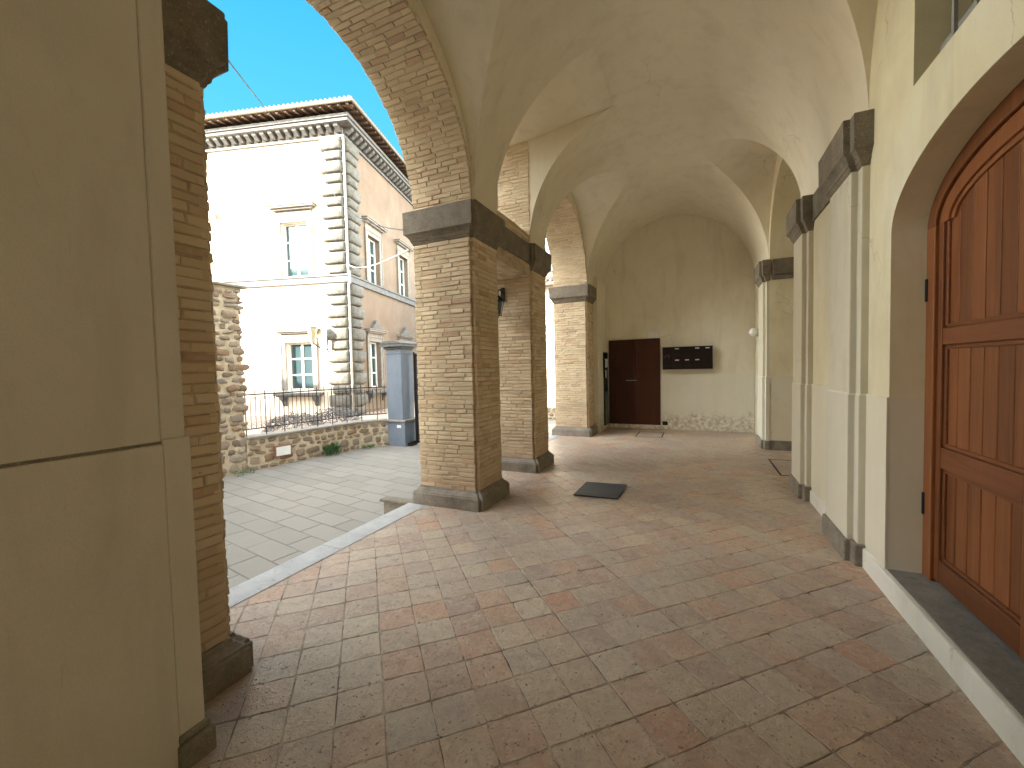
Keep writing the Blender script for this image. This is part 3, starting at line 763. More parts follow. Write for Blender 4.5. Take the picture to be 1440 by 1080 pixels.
f = MB(); f.lathe([(.045, .01), (.075,.19)], (cx, cy, cz), 4); build('pane', f, M['glass'], t, world=True)

# ------------------------------------------------------------------ courtyard
ZC = -.40
def pavers():
    mb = MB(); rnd = random.Random(9); a = radians(-9.5); e1 = Vector((cos(a), sin(a), 0)); e2 = Vector((-sin(a), cos(a), 0))
    for j in range(-14, 52):
        ph = rnd.uniform(0, .1) + (j % 2)*.32
        for i in range(-24, 6):
            lu, lv = .60, .30
            c = e1*(i*lu+ph) + e2*(j*lv)
            p = c + e1*lu/2 + e2*lv/2
            if p.x > -2.9 or p.x < -8.4 or p.y > 14.6 or p.y < -4: continue
            if p.y > 9.2 and p.x < -7: continue
            g = .004; dz = rnd.uniform(-.002,.002)
            q = [(g,g),(lu-g,g),(lu-g,lv-g),(g,lv-g)]
            vs = [(*(c+e1*s+e2*t_)[:2], ZC-.01) for s, t_ in q] + [(*(c+e1*(s+(.003 if s < .3 else -.003))+e2*(t_+(.003 if t_ < .15 else -.003)))[:2], ZC+dz) for s, t_ in q]
            mb.add(vs, [(0,1,5,4),(1,2,6,5),(2,3,7,6),(3,0,4,7),(4,5,6,7)])
    mb.box((-9.0, -5, ZC-.2), (-2.95, 15, ZC-.004), 1)
    return mb
struct(build('courtyard_paving', pavers(), [M['paver'], M['joint']]))
g = MB(); g.add([(-400,-400,-.62),(400,-400,-.62),(400,400,-.62),(-400,400,-.62)], [(0,1,2,3)]); struct(build('ground', g, M['earth']))
g = MB(); g.prism([(-8.35,-2),(-8.25,6.5),(-8.2,7.6),(-7.9,8.35),(-7.5,8.75),(-6.95,8.9),(-6.95,30),(-40,30),(-40,-2)], 'z', -.6, -.22); struct(build('garden_ground', g, M['earth']))

# wall line (front face) at ground level
WL = [(-8.20,5.30),(-8.12,5.9),(-8.02,6.7),(-7.93,7.4),(-7.80,7.9),(-7.62,8.22),(-7.38,8.45)]
def smooth_line(pts, n=6):
    out = []
    for i in range(len(pts)-1):
        p0 = pts[max(i-1, 0)]; p1 = pts[i]; p2 = pts[i+1]; p3 = pts[min(i+2, len(pts)-1)]
        for k in range(n):
            t_ = k/n
            out.append(tuple(.5*((2*p1[d]) + (-p0[d]+p2[d])*t_ + (2*p0[d]-5*p1[d]+4*p2[d]-p3[d])*t_*t_ + (-p0[d]+3*p1[d]-3*p2[d]+p3[d])*t_**3) for d in (0,1)))
    out.append(pts[-1]); return out
WS = smooth_line(WL, 6)
def off_line(line, d):
    out = []
    for i, p in enumerate(line):
        a = Vector(line[max(i-1,0)]); b_ = Vector(line[min(i+1, len(line)-1)]); t_ = (b_-a).normalized()
        out.append((p[0]-t_.y*d, p[1]+t_.x*d))
    return out
def wall_strip(mb, line, d0, d1, z0, z1):
    A = off_line(line, d0); B = off_line(line, d1); mb.prism(A + B[::-1], 'z', z0, z1)
def stones_on(mb, line, z0, z1, seed, cell=.15, depth=.03):
    """irregular field stones set along a wall line (front side)"""
    rnd = random.Random(seed); cum = [0]
    for a, b_ in zip(line[:-1], line[1:]): cum.append(cum[-1] + (Vector(b_)-Vector(a)).length)
    def at(s):
        s = max(0, min(cum[-1]-1e-6, s))
        for i in range(len(cum)-1):
            if s <= cum[i+1]:
                f_ = (s-cum[i])/(cum[i+1]-cum[i]); a = Vector(line[i]); b_ = Vector(line[i+1]); return a+(b_-a)*f_, (b_-a).normalized()
    z = z0
    while z < z1-.03:
        hh = rnd.uniform(.08, .20); hh = min(hh, z1-z)
        s = rnd.uniform(-.05, 0)
        while s < cum[-1]:
            ww = rnd.uniform(.7, 1.9)*cell*(.6+hh*4)
            p, t_ = at(s+ww/2); T = Vector((t_.x, t_.y, 0)); NN = Vector((t_.y, -t_.x, 0))
            cz_ = z+hh/2+rnd.uniform(-.02,.02); tl = rnd.uniform(-.25,.25)
            U = (T*cos(tl)+Z*sin(tl)); V = (Z*cos(tl)-T*sin(tl))
            mb.blob(Vector((p.x, p.y, cz_)) + NN*rnd.uniform(-.012,.006), (U*ww*rnd.uniform(.34,.44), NN*depth*rnd.uniform(.7,1.3), V*hh*rnd.uniform(.34,.46)), 9, 6, .2, rnd)
            s += ww
        z += hh
# low rubble wall with coping
t = thing('low_rubble_wall', 'low curved rubble wall with stone coping under the iron railing', 'wall', (-8.1, 7, ZC))
w = MB(); wall_strip(w, WS, 0, .34, ZC-.1, .235); build('core', w, M['rubmortar'], t, world=True)
w = MB(); stones_on(w, WS, ZC, .22, 21, .16, .022); build('stonework', w, M['rubble'], t, world=True, smooth=True)
w = MB(); wall_strip(w, WS, -.045, .37, .235, .285); build('coping', w, M['facstone'], t, world=True, bevel=.012)
# tall rubble wall
TL = [(-8.45, .4), (-8.32,3.2), (-8.22,5.28)]; TL = smooth_line(TL, 4)
t = thing('tall_rubble_wall', 'tall rubble stone wall end with thin stone capping left of the railing', 'wall', (-8.3, 3, ZC))
w = MB(); wall_strip(w, TL, 0, .5, ZC-.1, 3.24); build('core', w, M['rubmortar'], t, world=True)
w = MB(); stones_on(w, TL, ZC, 3.2, 22, .17, .03)
endl = [(-8.235,5.30),(-8.70,5.36)]; stones_on(w, [(-8.70,5.30),(-8.22,5.29)][::-1], .3, 3.2, 23, .2, .03)
build('stonework', w, M['rubble'], t, world=True, smooth=True)
w = MB(); wall_strip(w, TL[:-1] + [(-8.205, 5.42)], -.06, .56, 3.24, 3.285); build('capping', w, M['stonelow'], t, world=True, bevel=.01)

# iron railing
t = thing('iron_railing', 'black wrought iron railing with pointed bars standing on the low rubble wall', 'railing', (-8.1, 7, .28))
RL = off_line(WS, .10)
seg = [0]
for a, b_ in zip(RL[:-1], RL[1:]): seg.append(seg[-1] + (Vector(b_)-Vector(a)).length)
def rat(s):
    for i in range(len(seg)-1):
        if s <= seg[i+1] or i == len(seg)-2:
            f_ = (s-seg[i])/(seg[i+1]-seg[i]); a = Vector(RL[i]); b_ = Vector(RL[i+1]); return a+(b_-a)*f_, (b_-a).normalized()
f = MB(); f.tube([(x, y, 1.13) for x, y in RL], .014, 6); build('top_rail', f, M['iron'], t, world=True)
f = MB(); f.tube([(x, y, .43) for x, y in RL], .013, 6); build('bottom_rail', f, M['iron'], t, world=True)
nb = 34
for k in range(nb+1):
    s_ = .05 + (seg[-1]-.1)*k/nb; p, tt = rat(s_); post = (k % 4 == 0)
    f = MB(); z0 = .283 if post else .43; z1 = 1.24 if k % 2 == 0 else 1.135
    f.tube([(p.x, p.y, z0), (p.x, p.y, z1-.05)], .010 if post else .007, 6)
    if k % 2 == 0: f.tube([(p.x, p.y, z1-.07), (p.x, p.y, z1-.045), (p.x, p.y, z1)], .013, 6, taper=.1)
    build('baluster', f, M['iron'], t, world=True)
    if k < nb:
        q, _ = rat(.05 + (seg[-1]-.1)*(k+.5)/nb)
        sc = MB()
        for zc, r in ((.485, .032), (.542, .026)):
            sc.tube([(q.x+tt.x*r*cos(a), q.y+tt.y*r*cos(a), zc+r*sin(a)) for a in [i*pi/5 for i in range(9)]], .004, 4)
        if k % 2 == 0:
            build('scroll', sc, M['iron'], t, world=True); sc = MB()
            for sg in (-1, 1):
                sc.tube([(p.x+tt.x*sg*(.035+.026*cos(a)), p.y+tt.y*sg*(.035+.026*cos(a)), 1.05+.03*sin(a)) for a in [i*pi/5 for i in range(8)]], .004, 4)
        build('scroll', sc, M['iron'], t, world=True)

# gate pillar
t = thing('gate_pillar', 'blue-grey plastered gate pillar with stone cap beside the iron gate', 'pillar', (-7.1, 8.7, ZC))
f = MB(); f.box((-7.42, 8.45, ZC-.1), (-6.82, 9.0, .23)); build('pedestal', f, M['blue'], t, world=True, bevel=.01)
f = MB(); f.box((-7.46, 8.41, .23), (-6.78, 9.04, .285)); build('ledge', f, M['facstone'], t, world=True, bevel=.01)
f = MB(); f.box((-7.38, 8.48, .285), (-6.90, 8.96, 2.10)); f.box((-7.395, 8.465, 1.98), (-6.885, 8.975, 2.01)); build('shaft', f, M['blue'], t, world=True, bevel=.008)
f = MB(); f.box((-7.42, 8.44, 2.10), (-6.86, 9.0, 2.16)); f.box((-7.50, 8.36, 2.16), (-6.78, 9.08, 2.24)); f.prism([(-7.52,2.24),(-6.76,2.24),(-6.95,2.31),(-7.33,2.31)], 'y', 8.34, 9.10); build('cap', f, M['corn'], t, world=True, bevel=.008)
f = MB(); f.box((-7.06, 8.436, .08), (-6.94, 8.452, .15)); build('house_number', f, M['paper'], t, world=True)
# gate
t = thing('iron_gate', 'tall iron gate with solid dark lower panels right of the blue-grey pillar', 'gate', (-5.6, 8.85, ZC))
for a, b_ in ((-6.745, -5.55), (-5.52, -4.37)):
    f = MB()
    for x in (a, b_-.05): f.box((x, 8.83, ZC+.04), (x+.05, 8.88, 1.98))
    for z in (ZC+.05, .45, .62, 1.05, 1.16, 1.92): f.box((a+.05, 8.835, z), (b_-.05, 8.875, z+.04))
    lf = build('leaf_frame', f, M['iron'], t, world=True)
    f = MB(); f.box((a+.05, 8.85, ZC+.09), (b_-.05, 8.86, .45)); build('panel', f, M['slate'], t, world=True)
    f = MB()
    for k in range(9):
        x = a+.05+(b_-a-.1)*(k+.5)/9; f.tube([(x, 8.855, .49), (x, 8.855, 2.08)], .008, 6)
        f.tube([(x, 8.855, 2.06), (x, 8.855, 2.16)], .014, 6, taper=.1)
    build('bars', f, M['iron'], t, world=True)
f = MB(); f.box((-6.785, 8.83, ZC), (-6.755, 8.87, 2.02)); f.prism([(-6.95, ZC), (-6.72, ZC), (-6.72, ZC+.12)], 'y', 8.55, 8.8); build('hinge_post', f, M['iron'], t, world=True)
# meter hatch in the low wall
t = thing('meter_hatch', 'small pale rusty-edged hatch set in the low rubble wall', 'hatch', (-8.05, 5.98, -.1))
pa, ta = Vector((-8.105, 5.82)), Vector((-8.055, 6.14)); dv = (ta-pa).normalized(); nn = Vector((dv.y, -dv.x))
def hb(mb, s0, s1, z0, z1, n0, n1):
    c = [(pa+dv*s+nn*n) for n in (n0, n1) for s in (s0, s1)]
    mb.add([(c[0].x,c[0].y,z0),(c[1].x,c[1].y,z0),(c[3].x,c[3].y,z0),(c[2].x,c[2].y,z0),(c[0].x,c[0].y,z1),(c[1].x,c[1].y,z1),(c[3].x,c[3].y,z1),(c[2].x,c[2].y,z1)], [(0,3,2,1),(4,5,6,7),(0,1,5,4),(1,2,6,5),(2,3,7,6),(3,0,4,7)])
f = MB(); hb(f, -.02, .34, -.215, .02, -.02, .035); build('frame', f, simple('rust', (.2,.09,.05), (.3,.14,.08), 9), t, world=True, bevel=.004)
f = MB(); hb(f, .01, .31, -.19, -.005, .03, .042); build('cover', f, M['white'], t, world=True)
# weeds at the foot of the wall
def weed(x, y, n, h, label, seed):
    rnd = random.Random(seed); mb = MB()
    for k in range(n):
        a = rnd.uniform(0, 2*pi); l = h*rnd.uniform(.4, 1); lean = rnd.uniform(.2, .9)
        r0 = Vector((x+rnd.uniform(-.12,.12), y+rnd.uniform(-.16,.16), ZC+rnd.uniform(0, h*.5)))
        d = Vector((cos(a)*lean+.3, sin(a)*lean, 1)).normalized(); side = d.cross(Z).normalized()*rnd.uniform(.012,.03)
        tip = r0+d*l*.6; mid = r0+d*l*.3+Vector((0,0,.01))
        mb.add([r0, mid-side, tip+Vector((0,0,-.03)), mid+side], [(0,1,2,3)])
    o = build('weed', mb, M['leaf']); tag(o, label, 'plant', 'weeds at the foot of the rubble wall')
weed(-7.88, 7.05, 170, .34, 'leafy green weed growing at the foot of the low rubble wall', 1)
weed(-7.62, 7.95, 60, .12, 'low dry weed at the wall foot near the gate pillar', 2)
weed(-8.05, 5.1, 50, .12, 'small weed where the tall rubble wall meets the paving', 3)

# shrubs behind the railing
def shrub(cx, cy, rx, ry, h, label, seed):
    rnd = random.Random(seed); mb = MB()
    for k in range(1500):
        th = rnd.uniform(0, 2*pi); ph = math.acos(rnd.uniform(0, 1)); rr = rnd.uniform(.75, 1.05)
        p = Vector((cx+rx*rr*sin(ph)*cos(th), cy+ry*rr*sin(ph)*sin(th), -.22+h*rr*cos(ph)*(1+.12*sin(5*th))))
        d = Vector((rnd.uniform(-1,1), rnd.uniform(-1,1), rnd.uniform(0,1))).normalized(); s1 = d.cross(Vector((rnd.uniform(-1,1), rnd.uniform(-1,1), .3))).normalized()
        l = rnd.uniform(.04,.09)
        mb.add([p, p+d*l*.5+s1*l*.3, p+d*l, p+d*l*.5-s1*l*.3], [(0,1,2,3)])
    o = build('shrub', mb, M['shrub']); tag(o, label, 'shrub', 'low shrubs behind the railing')
shrub(-11.6, 9.0, .75, .9, .45, 'low grey-green shrub behind the railing, left of the palazzo corner', 5)
shrub(-11.5, 10.6, .8, .8, .50, 'low grey-green shrub behind the railing, at the palazzo corner', 6)

# ------------------------------------------------------------------ palazzo
CX, CY = -12.62, 12.48; ROT = radians(105.5)
pal = thing('palazzo', 'cream and peach palazzo with rusticated corner and corbelled eaves across the courtyard', 'building', (CX, CY, 0), ROT)
WL_, WR_, ZT = 17.0, 19.0, 11.45       # left facade along local y, right facade along local x
def FL(u, w, z): return (-w, u, z)
def FR(u, w, z): return (u, -w, z)
holesL = [(1.67,2.85,5.45,7.60), (1.67,2.85,.84,2.78), (7.3,8.5,5.45,7.60), (7.3,8.5,.84,2.78)]
holesR = [(1.65+3.23*k, 2.72+3.23*k, 5.45, 7.48) for k in range(5)] + [(1.5+3.23*k, 2.5+3.23*k, .82, 2.85) for k in range(5)]
def facade(mb, fn, W, z0, z1, holes, dep=.26):
    us = sorted({0, W, *[h for q in holes for h in q[:2]]}); zs = sorted({z0, z1, *[h for q in holes for h in q[2:]]})
    for a, b_ in zip(us[:-1], us[1:]):
        for c, d in zip(zs[:-1], zs[1:]):
            if any(h[0] <= a and b_ <= h[1] and h[2] <= c and d <= h[3] for h in holes): continue
            mb.add([fn(a,0,c), fn(b_,0,c), fn(b_,0,d), fn(a,0,d)], [(0,1,2,3)])
    for h in holes:
        a, b_, c, d = h
        for q in (((a,c),(a,d)), ((a,d),(b_,d)), ((b_,d),(b_,c)), ((b_,c),(a,c))):
            (p, z_), (r, y_) = q
            mb.add([fn(p,0,z_), fn(r,0,y_), fn(r,-dep,y_), fn(p,-dep,z_)], [(0,1,2,3)])
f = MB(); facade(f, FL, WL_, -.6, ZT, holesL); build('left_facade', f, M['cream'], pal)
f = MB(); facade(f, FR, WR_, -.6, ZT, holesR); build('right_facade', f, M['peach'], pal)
f = MB(); f.add([(.3,WL_,-.6),(WR_,WL_,-.6),(WR_,WL_,ZT),(.3,WL_,ZT),(WR_,.3,-.6),(WR_,.3,ZT)], [(0,1,2,3),(1,4,5,2)]); f.box((.45,.45,-.6),(WR_-.4,WL_-.4,ZT-.1)); build('rear_wall', f, M['peach'], pal)
def fbox(mb, fn, u0, u1, w0, w1, z0, z1, mi=0): mb.box((u0, w0, z0), (u1, w1, z1), mi, fn)
# belt course and plinth
f = MB(); fbox(f, FL, -.10, WL_, -.0, .10, 5.10, 5.34); fbox(f, FL, -.14, WL_, -.0, .14, 5.34, 5.41)
fbox(f, FR, .001, WR_, -.02, .10, 5.10, 5.34); fbox(f, FR, .001, WR_, -.02, .14, 5.34, 5.41); build('belt_course', f, M['corn'], pal, bevel=.01)
# quoins
def rbox(mb, fn, u0, u1, w, z0, z1, r=.075):
    """pillow-faced block"""
    prof = [(0,0),(.12,.45),(.35,.8),(.75,1.0)]
    us = [u0+r*p for p, q in prof] + [u1-r*p for p, q in prof[::-1]]; uq = [q for p, q in prof] + [q for p, q in prof[::-1]]
    zs = [z0+r*1.2*p for p, q in prof] + [z1-r*1.2*p for p, q in prof[::-1]]; zq = uq
    n = len(us); vs = []
    for i in range(n):
        for j in range(n): vs.append(fn(us[i], -.02 + (w+.02)*(uq[i]*zq[j])**.8 + (R_.uniform(-.006,.006) if 0 < i < n-1 and 0 < j < n-1 else 0), zs[j]))
    mb.add(vs, [(i*n+j, (i+1)*n+j, (i+1)*n+j+1, i*n+j+1) for i in range(n-1) for j in range(n-1)])
f = MB()
for zb, zt in ((-.25, 5.09), (5.42, 10.72)):
    hs = (zt-zb)/12; z = zb
    for k in range(12):
        big = (k % 2 == 1); h = hs*(1.13 if big else .87)
        lu = .96 if big else .78
        rbox(f, FL, .05, lu, .17, z+.012, z+h-.012); rbox(f, FR, .05, lu, .17, z+.012, z+h-.012)
        z += h
build('quoins', f, M['quoin'], pal, smooth=60)
f = MB(); f.tube([(-.02,-.02,-.25),(-.02,-.02,5.05)], .05, 10); f.tube([(-.02,-.02,5.45),(-.02,-.02,10.7)], .05, 10)
f.tube([(-.16,-.16,5.0),(-.16,-.16,5.5)], .045, 8)
build('corner_downpipe', f, M['pipe'], pal, smooth=True)
f = MB(); f.tube([(-.1,5.62,3.4),(-.1,5.62,7.9)], .045, 8); f.lathe([(.05,0),(.14,.12),(.16,.2)], (-.16,5.62,7.9), 12); build('left_downpipe', f, M['pipe'], pal, smooth=True)
# cornice
f = MB()
for fn, W, s0 in ((FL, WL_, 1), (FR, WR_, 0)):
    for w_, z0, z1 in ((.08,10.70,10.76),(.05,10.76,10.84),(.46,11.08,11.20),(.52,11.20,11.33)): fbox(f, fn, -w_ if s0 else .001, W, -.0 if s0 else -.02, w_, z0, z1)
build('cornice', f, M['corn'], pal, bevel=.012)
f = MB()
for fn, W in ((FL, WL_), (FR, WR_)):
    n = int(W/.35)
    for k in range(n):
        u = .02+.35*k
        pr = [(-.02,10.86),(.14,10.86),(.24,10.93),(.34,10.99),(.38,11.08),(-.02,11.08)]
        vs = [fn(u, w, z) for w, z in pr] + [fn(u+.17, w, z) for w, z in pr]; m_ = 6
        f.add(vs, [tuple(range(m_)), tuple(range(m_, 2*m_))[::-1]] + [(i, (i+1) % m_, m_+(i+1) % m_, m_+i) for i in range(m_)])
build('corbels', f, M['corn'], pal)
# rafters, gutter, roof
f = MB()
for fn, W in ((FL, WL_), (FR, WR_)):
    n = int((W+.8)/.36)
    for k in range(n):
        u = -.72+.36*k
        vs = [fn(u,-.1,11.52), fn(u+.09,-.1,11.52), fn(u+.09,.82,11.40), fn(u,.82,11.40), fn(u,-.1,11.64), fn(u+.09,-.1,11.64), fn(u+.09,.82,11.50), fn(u,.82,11.50)]
        f.add(vs, [(0,3,2,1),(4,5,6,7),(0,1,5,4),(1,2,6,5),(2,3,7,6),(3,0,4,7)])
build('rafters', f, M['timber'], pal)
f = MB()
for fn, W in ((FL, WL_), (FR, WR_)):
    fbox(f, fn, -.80 if fn is FL else .001, W, -.0, .80, 11.512, 11.53)
    f.add([fn(-.0,0,11.33), fn(W,0,11.33), fn(W,0,11.52), fn(0,0,11.52)], [(0,1,2,3)])
build('eaves_boards', f, M['timber'], pal)
f = MB(); f.tube([(-.88, WL_, 11.53), (-.88, -.88, 11.53), (WR_, -.88, 11.53)], .075, 10); build('gutter', f, M['gutter'], pal, smooth=True)
f = MB(); e = .84; sl = .36; q = 4.5
f.add([(-e,-e,11.60),(WR_,-e,11.60),(WR_,q,11.60+sl*(q+e)),(q,q,11.60+sl*(q+e)),(-e,WL_,11.60),(q,WL_,11.60+sl*(q+e))], [(0,1,2,3),(0,3,5,4)])
for fn, W in ((FL, WL_), (FR, WR_)):
    n = int((W+.8)/.19)
    for k in range(n):
        u = -.8+.19*k; L_ = min(1.2, max(.12, u+e+.05))
        f.tube([fn(u, e+.03, 11.615), fn(u, e-L_, 11.615+sl*L_)], .06, 8)
build('roof', f, M['rtile'], pal, smooth=True)
# windows
def win(fn, h, kind):
    a, b_, c, d = h; W = b_-a
    f = MB()
    fbox(f, fn, a-.20, a, -.03, .05, c-(.0 if kind[0] == 'U' else 0), d+.20); fbox(f, fn, b_, b_+.20, -.03, .05, c, d+.20); fbox(f, fn, a, b_, -.03, .05, d, d+.20)
    fbox(f, fn, a-.24, a-.17, .05, .075, c, d+.23); fbox(f, fn, b_+.17, b_+.24, .05, .075, c, d+.23); fbox(f, fn, a-.17, b_+.17, .05, .075, d+.17, d+.23)
    w_ = build('window', f, M['facstone'], pal, bevel=.008)
    f = MB()
    if kind[0] == 'U':
        fbox(f, fn, a-.20, b_+.20, -.02, .04, d+.20, d+.46); fbox(f, fn, a-.30, b_+.30, -.02, .16, d+.46, d+.53); fbox(f, fn, a-.42, b_+.42, -.02, .26, d+.53, d+.60); fbox(f, fn, a-.46, b_+.46, -.02, .30, d+.60, d+.64)
    else:
        fbox(f, fn, a-.16, b_+.16, -.02, .06, d+.20, d+.36); fbox(f, fn, a-.28, b_+.28, -.02, .16, d+.36, d+.42); fbox(f, fn, a-.36, b_+.36, -.02, .24, d+.42, d+.50); fbox(f, fn, a-.40, b_+.40, -.02, .28, d+.50, d+.53)
    build('cornice', f, M['facstone'], w_, bevel=.01)
    if kind == 'LR':   # carved crest
        f = MB(); mid = (a+b_)/2
        pts = [(-.45,0),(-.33,.08),(-.25,.2),(-.12,.24),(-.08,.36),(0,.42),(.08,.36),(.12,.24),(.25,.2),(.33,.08),(.45,0)]
        vs = [fn(mid+u, .02, d+.53+z) for u, z in pts] + [fn(mid+u, .16, d+.53+z) for u, z in pts]; n = len(pts)
        f.add(vs, [tuple(range(n)), tuple(range(n, 2*n))[::-1]] + [(i, i+1, n+i+1, n+i) for i in range(n-1)]); build('crest', f, M['corn'], w_)
    if kind[0] == 'L':
        f = MB(); fbox(f, fn, a-.42, b_+.42, -.02, .34, c-.20, c-.10); fbox(f, fn, a-.36, b_+.36, -.02, .26, c-.26, c-.20)
        for u in (a-.22, b_+.04):
            pr = [(-.02,c-.26),(.24,c-.26),(.22,c-.36),(.10,c-.46),(.06,c-.62),(-.02,c-.66)]
            vs = [fn(u, w, z) for w, z in pr] + [fn(u+.18, w, z) for w, z in pr]; m_ = 6
            f.add(vs, [tuple(range(m_)), tuple(range(m_, 2*m_))[::-1]] + [(i, (i+1) % m_, m_+(i+1) % m_, m_+i) for i in range(m_)])
        build('sill', f, M['corn'], w_, bevel=.01)
    f = MB(); wd = -.20
    for u0, u1 in ((a, a+.07), (b_-.07, b_), ((a+b_)/2-.045, (a+b_)/2+.045)): fbox(f, fn, u0, u1, wd-.04, wd+.02, c, d)
    for z in (c+.03, c+(d-c)*.32, c+(d-c)*.66, d-.04): fbox(f, fn, a+.07, b_-.07, wd-.035, wd+.012, z-.03, z+.03)
    build('sash', f, M['white'], w_)
    f = MB(); fbox(f, fn, a+.01, b_-.01, wd-.03, wd-.02, c, d); build('pane', f, M['glass'], w_)
for k, h in enumerate(holesL): win(FL, h, 'UL' if h[2] > 4 else 'LL')
for k, h in enumerate(holesR): win(FR, h, 'UR' if h[2] > 4 else 'LR')

def palw(x, y, z):   # palazzo local -> world
    return Vector((CX + x*cos(ROT) - y*sin(ROT), CY + x*sin(ROT) + y*cos(ROT), z))
# lantern on the palazzo
lw = palw(-.62, 1.22, 0)
t = thing('wall_lantern', 'cream street lantern on a scrolled iron bracket beside the palazzo corner', 'lantern', (lw.x, lw.y, 2.8))
f = MB(); f.lathe([(.10,0),(.19,.50)], (lw.x, lw.y, 2.80), 6); build('pane', f, M['lantglass'], t, world=True)
f = MB(); f.lathe([(.05,-.12),(.11,-.03),(.11,0)], (lw.x, lw.y, 2.80), 6); f.lathe([(.24,0),(.22,.03),(.12,.17),(.05,.2),(.05,.26),(.01,.36)], (lw.x, lw.y, 3.30), 6)
for k in range(6):
    a = pi/3*k; f.tube([(lw.x+.10*cos(a), lw.y+.10*sin(a), 2.8), (lw.x+.19*cos(a), lw.y+.19*sin(a), 3.3)], .012, 5)
build('cage', f, M['galv'], t, world=True)
f = MB(); r0 = palw(-.12, .92, 2.45); r1 = palw(-.12, .92, 2.95); m1 = palw(-.4, 1.08, 2.52)
f.tube([r0, m1, Vector((lw.x, lw.y, 2.70))], .025, 6); f.tube([r1, palw(-.3,1.0,2.9), palw(-.42,1.1,2.65), m1], .018, 6)
f.tube([palw(-.12,.92,2.3), palw(-.12,.92,3.05)], .03, 6); build('bracket', f, M['iron'], t, world=True)

# thin pole on the tall wall
f = MB(); f.tube([(-8.45, 4.72, 3.28), (-8.45, 4.72, 4.05)], .018, 6); o = build('metal_pole', f, M['iron']); tag(o, 'thin upright metal rod on top of the tall rubble wall', 'pole')

# cables
CAB1 = (-2.235, 1.43, 3.20)
def cable(name, a, b_, sag, r, m_, label):
    a, b_ = Vector(a), Vector(b_); pts = []
    for k in range(25):
        t_ = k/24; p = a.lerp(b_, t_); p.z -= sag*4*t_*(1-t_); pts.append(p)
    f = MB(); f.tube(pts, r, 6); o = build('cable', f, m_, smooth=True); tag(o, label, 'cable', 'overhead cables')
cable('c', CAB1, palw(-.02,1.87,10.72), .12, .0042, M['cable'], 'thin black cable rising from the nearest pier to the palazzo wall')
cable('c', palw(-.12,.91,9.57), (-3.03,3.95,3.16), .55, .009, M['cable'], 'sagging thin black cable from the palazzo corner to the brick pier capital')
cable('c', palw(-.16,-.1,5.75), (-3.0,3.9,2.93), .16, .012, M['wcable'], 'white cable from the palazzo corner to the brick pier')

# ------------------------------------------------------------------ background beyond the far arch
t = thing('far_house', 'pale house with tiled eaves seen through the far arch', 'house', (-5, 18, ZC))
f = MB(); f.box((-10.2, 18, -.6), (3, 27, 5.2)); build('wall', f, M['cream'], t, world=True)
f = MB(); f.prism([(17.5,5.2),(17.5,5.32),(22.5,7.0),(27.5,5.32),(27.5,5.2)], 'x', -10.6, 3.4)
for k in range(60): f.tube([(-10.5+.23*k, 17.46, 5.36), (-10.5+.23*k, 18.6, 5.74)], .07, 6)
build('roof', f, M['rtile'], t, world=True)
for x in (-8.6, -5.1, -1.6):
    f = MB(); f.box((x-.6, 17.97, 2.2), (x+.6, 18.01, 3.9)); w_ = build('window', f, M['facstone'], t, world=True); f = MB(); f.box((x-.5, 17.955, 2.3), (x+.5, 17.975, 3.8)); build('pane', f, M['glass'], w_, base=t.location)
    f = MB(); f.box((x-.55, 17.955, .2), (x+.55, 17.99, .78)); build('shutter', f, M['slate'], t, world=True)
t = thing('far_low_wall', 'low rubble wall with white balustrade seen through the far arch', 'wall', (-5.5, 14.7, ZC))
f = MB(); f.box((-6.9, 14.7, -.6), (-2.0, 15.0, .02)); build('core', f, M['rubmortar'], t, world=True)
f = MB(); stones_on(f, [(-6.9,14.7),(-2.0,14.7)], ZC, 0, 31, .16, .03); build('stonework', f, M['rubble'], t, world=True, smooth=True)
f = MB(); f.box((-6.9, 14.66, .02), (-2.0, 15.04, .07)); f.box((-6.9, 14.75, .27), (-2.0, 14.95, .32))
for k in range(32): f.lathe([(.03,0),(.05,.06),(.025,.14),(.035,.2)], (-6.8+.15*k, 14.85, .07), 8)
build('balustrade', f, M['white'], t, world=True)

# palm beyond the left edge of the view: its fronds dapple the palazzo window
t = thing('palm_tree', 'small fan of palm fronds on a short rough trunk left of the rubble wall', 'tree', (-17.9, 6.3, ZC))
f = MB(); f.tube([(-17.9+.04*sin(k*1.3), 6.3, -.5+.4*k) for k in range(10)], .13, 9, taper=.8); build('trunk', f, M['timber'], t, world=True)
f = MB(); rp = random.Random(4)
for k in range(20):
    a = 2*pi*k/20+rp.uniform(-.1,.1); lift = rp.uniform(.15, 1.1); Lf = rp.uniform(1.1, 1.5); pts = []
    for q in range(9):
        r = Lf*q/8; pts.append(Vector((-17.9+cos(a)*r*cos(lift*.7), 6.3+sin(a)*r*cos(lift*.7), 3.15+r*sin(lift)-r*r*.38)))
    for q in range(1, 9):
        d = (pts[q]-pts[q-1]).normalized(); sd_ = d.cross(Z).normalized(); f.tube([pts[q-1], pts[q]], .012, 4, cap=False)
        for sg in (-1, 1):
            for h_ in (0, .5):
                o_ = pts[q-1].lerp(pts[q], h_); tip = o_ + d*.16 + sd_*sg*(.42*(1-q/11)) - Z*.06; w_ = d*.022
                f.add([o_-w_, o_+w_, tip], [(0,1,2)])
build('crown', f, M['leaf'], t, world=True)

